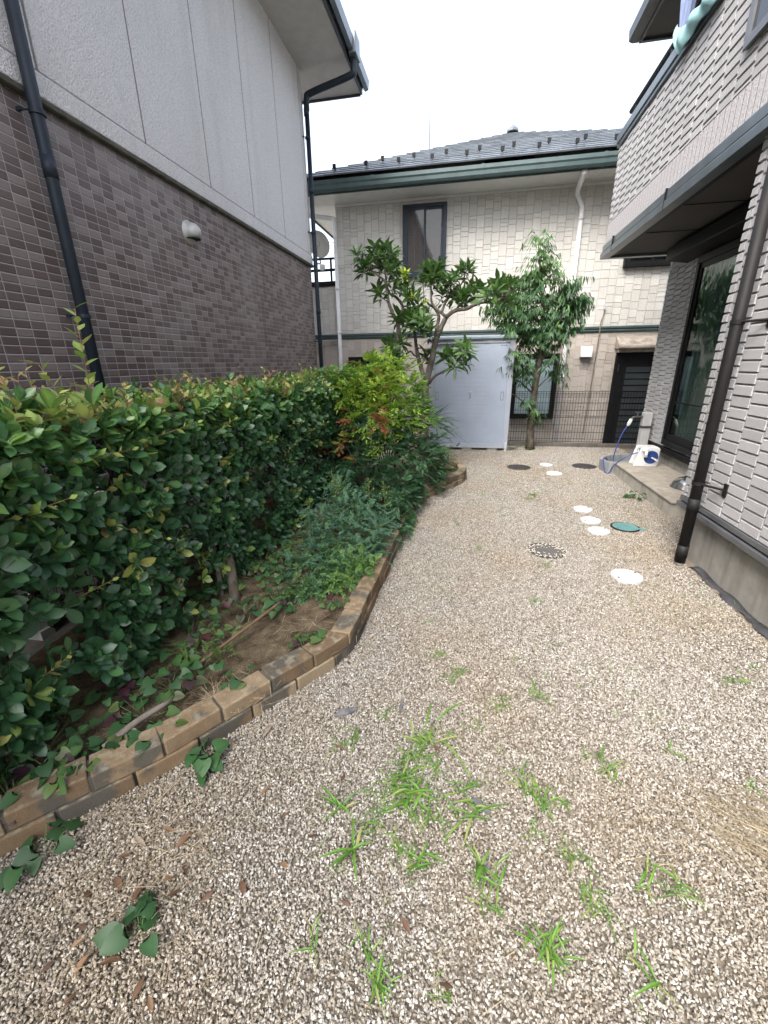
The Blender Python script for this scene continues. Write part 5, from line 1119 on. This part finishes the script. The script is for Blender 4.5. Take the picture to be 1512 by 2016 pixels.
# rose
t = thing('rose_bush', 'low rose bush with small pink flowers near the far end of the bed', 'rose bush', (-.45,5.65,.1)); lf = MB(); st_ = MB(); fl = MB()
RO = [(-.597,5.6,.541),(-.555,5.6,.494),(-.438,5.6,.394),(-.382,5.6,.32),(-.357,5.6,.403),(-.415,5.6,.271),(-.366,5.6,.23),(-.49,5.6,.269),(-.507,5.6,.454),(-.691,5.6,.437),(-.377,5.6,.153),(-.453,5.6,.442)]
for k in range(150):
    o = np.array((-.47,5.68,.30))+rng.normal(0,1,3)*np.array([.14,.12,.11]); o[2] = max(.13,o[2]); frond(lf, st_, o, rng.normal(0,1,3)+np.array([.2,-.3,.3]), .07, 3, .036, .55, .45, hj=.2)
for p in RO:
    st_.tube(spline([(-.46,5.7,.1),((p[0]-.46)/2,5.66,p[2]*.6),p], 4), .003, 5)
    for q in range(3): rosette(fl, np.array(p)+np.array([0,0,.004*q]), (random.gauss(0,.4),-.7,.8), 6, .024-.004*q, .9, .5, open_=.95-.22*q, prof=[.7,1,1,.7], droop=-.2)
part('leaves', lf, M['rose'], t); part('stems', st_, M['stemgreen'], t); part('flowers', fl, M['pink'], t)
# sword-leaved plant
t = thing('sword_plant', 'arching sword-leaved plant in front of the left shed door', 'plant', (-.57,6.25,.1)); lf = MB()
for k in range(40):
    a = random.uniform(-1.6,1.0); el = random.uniform(.25,1.25); d = np.array([math.cos(a)*math.cos(el)*1.2+.25, math.sin(a)*math.cos(el)-.1, math.sin(el)])
    z0 = .3 if k < 12 else random.uniform(.58,.74); L_ = random.uniform(.38,.60)
    lf.leaves((-.57+random.gauss(0,.02),6.25+random.gauss(0,.02),z0), d, np.array([-d[0]*.6,-d[1]*.6,1]), L_, .022, [.9,1,1,.9,.7,.4], random.uniform(.15,.95), .25, random.random()*.7)
st_ = MB(); st_.tube([(-.57,6.25,.05),(-.57,6.25,.74)], [.02,.014], 8)
part('leaves', lf, M['sword'], t); part('stalk', st_, M['bark1'], t)

# ---- heart-leaved ground cover in the bed
gc = MB(); gs = MB()
def heart(mb, st_, base, n, spread, L, hue, hj=.06, h=.06):
    for k in range(n):
        a = random.uniform(0,6.28); r_ = spread*math.sqrt(random.random()); p = np.array([base[0]+r_*math.cos(a), base[1]+r_*math.sin(a), base[2]+random.uniform(.3,1.2)*h])
        if not in_bed(p[0]+.05, p[1]) and base[2] > .05: continue
        d = np.array([math.cos(a)+random.gauss(.15,.4), math.sin(a)+random.gauss(-.25,.4), random.gauss(-.1,.2)]); l = L*random.uniform(.65,1.2)
        st_.tube([(base[0]+(p[0]-base[0])*.3, base[1]+(p[1]-base[1])*.3, base[2]), p], [.0016,.0012], 4, cap=False)
        hu = hue if not callable(hue) else hue()
        mb.leaves(p, d, np.array([random.gauss(.1,.3),random.gauss(-.25,.3),1]), l, l*.95, PR_HEART, .22, .07, min(1,max(0,hu+random.gauss(0,hj))), u=U_HEART)
hv = lambda: random.choice((.22,.3,.35,.4,.45,.5,.58,.85))
for (x, y, n, s_) in ((-1.30,1.36,16,.14),(-1.23,1.48,10,.12),(-1.42,1.68,26,.18),(-1.20,2.02,18,.14),(-1.10,2.10,20,.14),(-.78,1.72,12,.09),(-.74,2.14,9,.07),(-.96,1.43,8,.08),(-1.29,1.18,16,.14),(-1.117,1.079,10,.08),(-1.26,.92,24,.14),(-1.36,.86,24,.16),(-1.28,2.62,36,.22),(-1.48,2.68,46,.26),(-1.7,2.74,30,.25),(-1.16,2.75,20,.16),(-1.46,.76,22,.15),(-1.55,.92,34,.2),(-1.45,3.2,40,.3),(-1.3,3.5,30,.25),(-1.65,2.2,26,.2),(-1.5,1.3,26,.16),(-1.55,1.9,30,.2),(-1.3,3.0,40,.25),(-1.4,2.4,30,.2),(-1.0,2.45,14,.12),(-.85,2.3,10,.1)):
    heart(gc, gs, (x,y,.10), n, s_, .052, hv)
for k in range(60):   # light ferny leaves between them
    x, y = random.choice(((-1.33,1.55),(-1.0,2.2),(-1.05,2.35),(-1.25,1.7))); frond(gc, gs, (x+random.gauss(0,.08),y+random.gauss(0,.08),.13), (random.gauss(.3,.7),random.gauss(-.3,.7),.5), .10, 6, .022, .36, .56, hj=.03)
gcs = struct('ground_cover', gc, M['cover'], kind='stuff', smooth=True)
struct('ground_cover_stalks', gs, M['stemgreen'], kind='stuff')
def heart_plant(label, x, y, n, spread, L, hue, h):
    t = thing('heart_leaved_plant', label, 'plant', (x,y,0), 'heart-leaved plants on the gravel'); lf = MB(); st_ = MB(); heart(lf, st_, (x,y,.005), n, spread, L, hue, .05, h); part('leaves', lf, M['cover'], t, smooth=True); part('stalks', st_, M['stemgreen'], t)
heart_plant('heart-leaved plant leaning against the brick edging', -.955, 1.09, 9, .06, .060, .38, .07)
heart_plant('dark heart-leaved plant alone on the gravel among fallen brown leaves', -.83, .57, 10, .065, .058, .22, .05)
heart_plant('heart-leaved plant at the foot of the bricks in the lower left corner', -1.30, .69, 9, .08, .068, .2, .06)
heart_plant('low leafy weed at the foot of the concrete step', 1.93, 5.02, 16, .09, .050, .4, .07)
heart_plant('low green leafy plant on the far corner of the brick edging', -.20, 5.62, 60, .16, .075, .42, .10)
# canes and sticks
b = MB(); pts = spline([(-1.02,1.97,.20),(-1.14,1.72,.155),(-1.235,1.50,.125)], 6); b.tube(pts, .0085, 8)
for q in (3, 7, 10): b.tube([pts[q]-(pts[q+1]-pts[q])*.06, pts[q]+(pts[q+1]-pts[q])*.06], .0105, 8)
single('bamboo_cane', b, M['bamboo'], 'thin brown bamboo cane lying across the bed soil', 'cane', smooth=True)
b = MB(); b.tube(spline([(-1.30,.985,.13),(-1.26,1.10,.145),(-1.20,1.24,.14)], 6), np.linspace(.017,.011,13), 8); single('dead_branch', b, M['driftwood'], 'short thick grey dead branch lying inside the brick edging', 'branch', smooth=True)

# ---- weeds and grass tufts on the gravel
def tuft_proto(seed, nst, blades, L, w):
    random.seed(seed); lf = MB()
    for s_ in range(nst):
        a = random.uniform(0,6.28); b0 = np.array([math.cos(a)*.014*s_*random.random(), math.sin(a)*.014*s_*random.random(), -.004]); hh = L*random.uniform(.35,.75); q_ = random.uniform(.2,1.3); lean = np.array([math.cos(a)*q_, math.sin(a)*q_, 1]); lean /= np.linalg.norm(lean)
        lf.tube([b0, b0+lean*hh*.5, b0+lean*hh], [.0016,.0014,.001], 4, a=.4)
        for k in range(blades):
            u = .25+.75*k/max(1,blades-1); p = b0+lean*hh*u; aa = a+2.6*k+random.gauss(0,.4); d = np.array([math.cos(aa)*.8, math.sin(aa)*.8, random.uniform(.3,.95)]); l = L*random.uniform(.35,1.05)
            lf.leaves(p, d, np.array([-d[0],-d[1],1]), l, w*random.uniform(.8,1.1), [.85,1,.95,.8,.45], random.uniform(.45,.95), .2, random.choice((random.uniform(.1,.6), random.uniform(.3,.95))))
    t = thing('grass_tuft', 'bright green grass weed sprouting from the pale gravel', 'grass', (0,0,0), 'green grass tufts growing in the gravel'); part('blades', lf, M['grass'], t); return t
protos = [tuft_proto(1,5,4,.105,.0095), tuft_proto(2,3,4,.095,.0085), tuft_proto(3,2,3,.080,.0075), tuft_proto(4,7,4,.075,.0055), tuft_proto(6,4,3,.045,.004), tuft_proto(31,4,3,.11,.0088), tuft_proto(32,2,4,.085,.008), tuft_proto(33,6,3,.06,.004), tuft_proto(34,3,3,.09,.010)]
random.seed(21)
spots = [(-.12,1.28,3,.8),(-.20,1.14,4,1.1),(-.22,1.05,4,1.2),(-.10,1.12,4,1.1),(-.05,1.22,3,.7),(-.25,.98,4,1.1),(-.16,.92,3,.7),(-.05,1.02,4,1.2),(-.28,1.10,4,1.),(-.18,1.24,4,1.1),(-.02,1.38,4,1.),(-.089,1.33,0,1.2),(-.163,1.176,3,1.1),(-.344,1.023,1,1.0),(-.144,1.041,0,1.05),(-.296,.911,1,1.15),(.085,1.048,1,1.1),(.05,1.15,2,1.0),(.269,1.193,1,.9),(.33,1.17,2,.9),(.38,1.16,4,1.1),(-.102,.857,1,.9),(.16,.878,2,1.0),(.09,.93,1,.95),(.598,.959,2,1.0),(.68,.95,4,1.0),(.306,.719,0,.75),(.26,.74,2,.8),(.521,.739,2,.95),(-.201,.655,2,.7),(-.34,.64,2,.7),(.127,.808,2,.7),(.395,1.701,1,.8),(.40,.985,4,1),(.44,.90,4,1.),(.43,.86,4,1.),(.30,1.05,4,1.),(-.13,.585,3,.6),(.0,.60,4,.8),(.012,1.773,4,1),(-.03,1.72,4,1.),(-.40,1.29,2,.8),(-.46,1.25,4,1.),(.60,1.35,4,1.2),(.88,1.45,2,.7),(.22,1.60,4,1.),(.53,1.40,4,.9),(-.30,1.45,4,.8),(1.1,1.35,4,.9),(1.35,1.95,2,.9),(.10,1.45,4,.9),(-.1,1.9,4,.9),(-.18,2.2,4,.9),(.15,3.35,4,.9),(.28,3.5,4,.8),(.65,3.1,4,.9),(.75,4.85,3,.9),(.80,5.0,3,.8),(.62,5.0,4,1.),(.95,5.2,4,1.),(.42,4.2,4,1.),(.2,4.9,4,1.),(.05,4.5,4,1.),(-.05,3.9,4,.8),(.35,5.6,4,.9),(.5,2.55,4,.9),(1.5,2.1,4,.8)]
used = set()
ALT = {0:(0,5),1:(1,8),2:(2,6),3:(3,0),4:(4,7)}
for i, (x, y, k, s_) in enumerate(spots):
    k = ALT[k][i % 2]
    pr = protos[k]; rz = random.uniform(0,6.28)
    if k in used: copy_thing(pr, (x,y,0), rz, s_)
    else: used.add(k); pr.location = (x,y,0); pr.rotation_euler = (0,0,rz); pr.scale = (s_,)*3
# fine sprouts and dry straw: uncountable
sp_ = MB(); O = []; D = []; N = []; L_ = []; 
for i in range(5200):
    x, y = random.uniform(-.5,1.75), random.uniform(.5,8.0)
    v = mn.noise(Vector((x*1.6, y*1.3, 2)))+.35*mn.noise(Vector((x*5, y*5, 5)))
    if v < .16 or (in_bed(x-.03, y)): continue
    a = random.uniform(0,6.28); O.append((x,y,.004)); D.append((math.cos(a)*.6,math.sin(a)*.6,1)); N.append((-math.cos(a),-math.sin(a),1)); L_.append(random.uniform(.015,.05))
L_ = np.array(L_); sp_.leaves(O, D, N, L_, .0025, [1,.8,.5], .5, .1, rng.uniform(.2,.9,len(L_))); struct('green_sprouts', sp_, M['grass'], kind='stuff')
dg = MB(); O = []; D = []; N = []; L_ = []
def straw(x, y, a, l, z=.010):
    O.append((x,y,z)); D.append((math.cos(a),math.sin(a),random.uniform(-.03,.22))); N.append((random.gauss(0,.3),random.gauss(0,.3),1)); L_.append(l)
for i in range(15000):
    x, y = random.uniform(-1.3,1.72), random.uniform(.4,8.0)
    v = mn.noise(Vector((x*1.2, y*1.0, 11)))+.5*mn.noise(Vector((x*3.5, y*3.5, 12)))
    if random.random() > .22+1.7*max(0,v) or in_bed(x-.03, y): continue
    straw(x, y, random.uniform(0,6.28), random.uniform(.02,.085), random.uniform(.006,.016))
for i in range(520): straw(random.gauss(1.0,.13), random.gauss(1.22,.10), random.gauss(-.75,.35), random.uniform(.08,.20), .014)
for i in range(130): straw(random.gauss(.62,.1), random.gauss(1.05,.07), random.gauss(.3,1.), random.uniform(.03,.09), .014)
for i in range(160): straw(random.gauss(-.95,.13), random.gauss(.72,.13), random.gauss(.7,.5), random.uniform(.05,.16), .014)
for i in range(90): t_ = random.uniform(.12,.36)*cum[-1]; p = at_len(t_); straw(p[0]+random.uniform(.01,.05), p[1]-.03, random.gauss(.8,.5), random.uniform(.04,.12), .016)
for i in range(120): straw(random.gauss(-1.0,.09), random.gauss(1.33,.05), random.gauss(1.5,1.2), random.uniform(.05,.12), .11)
for i in range(90): straw(random.gauss(-.86,.12), random.gauss(1.8,.12), random.gauss(.6,1.2), random.uniform(.05,.14), .11)
for (a, b_, r_) in LIDS:
    for i in range(7): straw(a+random.uniform(-r_,r_)*.7, b_+random.uniform(-r_,r_)*.7, random.uniform(0,6.28), random.uniform(.04,.11), .029)
L_ = np.array(L_); dg.leaves(O, D, N, L_, rng.uniform(.0010,.0022,len(L_)), [1,1,.8], rng.uniform(-.15,.35,len(L_)), .1, rng.uniform(0,1,len(L_))); struct('dry_grass', dg, M['straw'], kind='stuff')
dt = thing('dry_grass_clump', 'clump of straw coloured dead grass on the soil behind the bricks', 'grass', (-1.03,1.30,.1)); lf = MB()
for k in range(110):
    a = random.uniform(0,6.28); lf.leaves((-1.03+random.gauss(0,.012),1.30+random.gauss(0,.012),.09), (math.cos(a)*.8,math.sin(a)*.8,random.uniform(.5,1.1)), (-math.cos(a),-math.sin(a),1), random.uniform(.06,.14), .0018, [1,.9,.6], random.uniform(.2,.8), .1, random.random())
part('blades', lf, M['straw'], dt)

# ---- fallen leaves on the gravel
def leaf_proto(seed, L, w, hue, curl):
    random.seed(seed); lf = MB(); lf.leaves((-L/2,0,.004), (1,0,.12), (.05,.1,1), L, w, [.5,.9,1,.85,.5], curl, random.choice((.22,.3,-.1)), hue)
    return single('fallen_leaf', lf, M['deadleaf'], 'dry brown leaf lying on the pale gravel', 'leaf', 'dry leaves fallen on the gravel', smooth=True)
lp = [leaf_proto(1,.062,.021,.45,.25), leaf_proto(2,.050,.022,.25,.1), leaf_proto(3,.075,.017,.9,.15), leaf_proto(4,.055,.020,.65,.35), leaf_proto(5,.045,.018,.1,.3)]
random.seed(8); usedl = set()
FL = [(-.83,.70,3),(-.93,.83,0),(-1.0,.78,2),(-1.02,.73,1),(-.98,.66,0),(-.90,.65,1),(-1.05,.62,4),(-1.0,.55,4),(-.98,.52,3),(-.86,.81,0),(-.80,.73,1),(-.79,.665,1),(-.93,.48,3),(-1.02,.46,4),(-.86,.50,0),(-.90,.42,1),(-.75,.47,0),(-.70,.45,3),(-.69,.68,4),(-.56,.95,3),(-.67,1.02,3),(-.50,.80,3),(-.44,.90,4),(-.60,.72,0),(.255,1.38,3),(-.06,1.31,1),(-.45,1.25,0),(-.55,1.75,1),(-.53,1.60,4),(.06,1.0,4),(-.28,.74,4),(.02,.62,4),(-.30,3.15,3),(-.25,3.22,4),(-.78,1.27,2),(-.10,.72,1),(.35,.60,4),(-.40,1.12,4)]
for (x, y, k) in FL:
    o = lp[k]
    if k in usedl: o = o.copy(); COL.objects.link(o)
    usedl.add(k); o.location = (x,y,.012); o.rotation_euler = (random.gauss(0,.25), random.gauss(0,.2), random.uniform(0,6.28)); o.scale = (random.uniform(.65,1.0),)*3
# slate chips
for i, (x, y, r_, lab) in enumerate(((-.48,1.435,.055,'flat grey slate sliver lying near the brick edging'),(-.235,1.51,.03,'thin black slate sliver on the gravel beyond the grass weeds'),(.112,1.106,.04,'flat grey slate piece half buried beside the grass weeds'),(.123,.905,.022,'small dark slate chip on the near gravel'))):
    b = MB(); a = .5+i; b.prism([(x+r_*math.cos(a)*u-r_*.32*math.sin(a)*v, y+r_*math.sin(a)*u+r_*.32*math.cos(a)*v) for u, v in ((-1,-.6),(.2,-1),(1,-.2),(.7,.7),(-.4,.9))], 'z', .0, .018)
    single('slate_chip', b, simple("grey_slate", (.13,.13,.14), .7, var=.4, vs=30), lab, 'stone', bevel=.002)
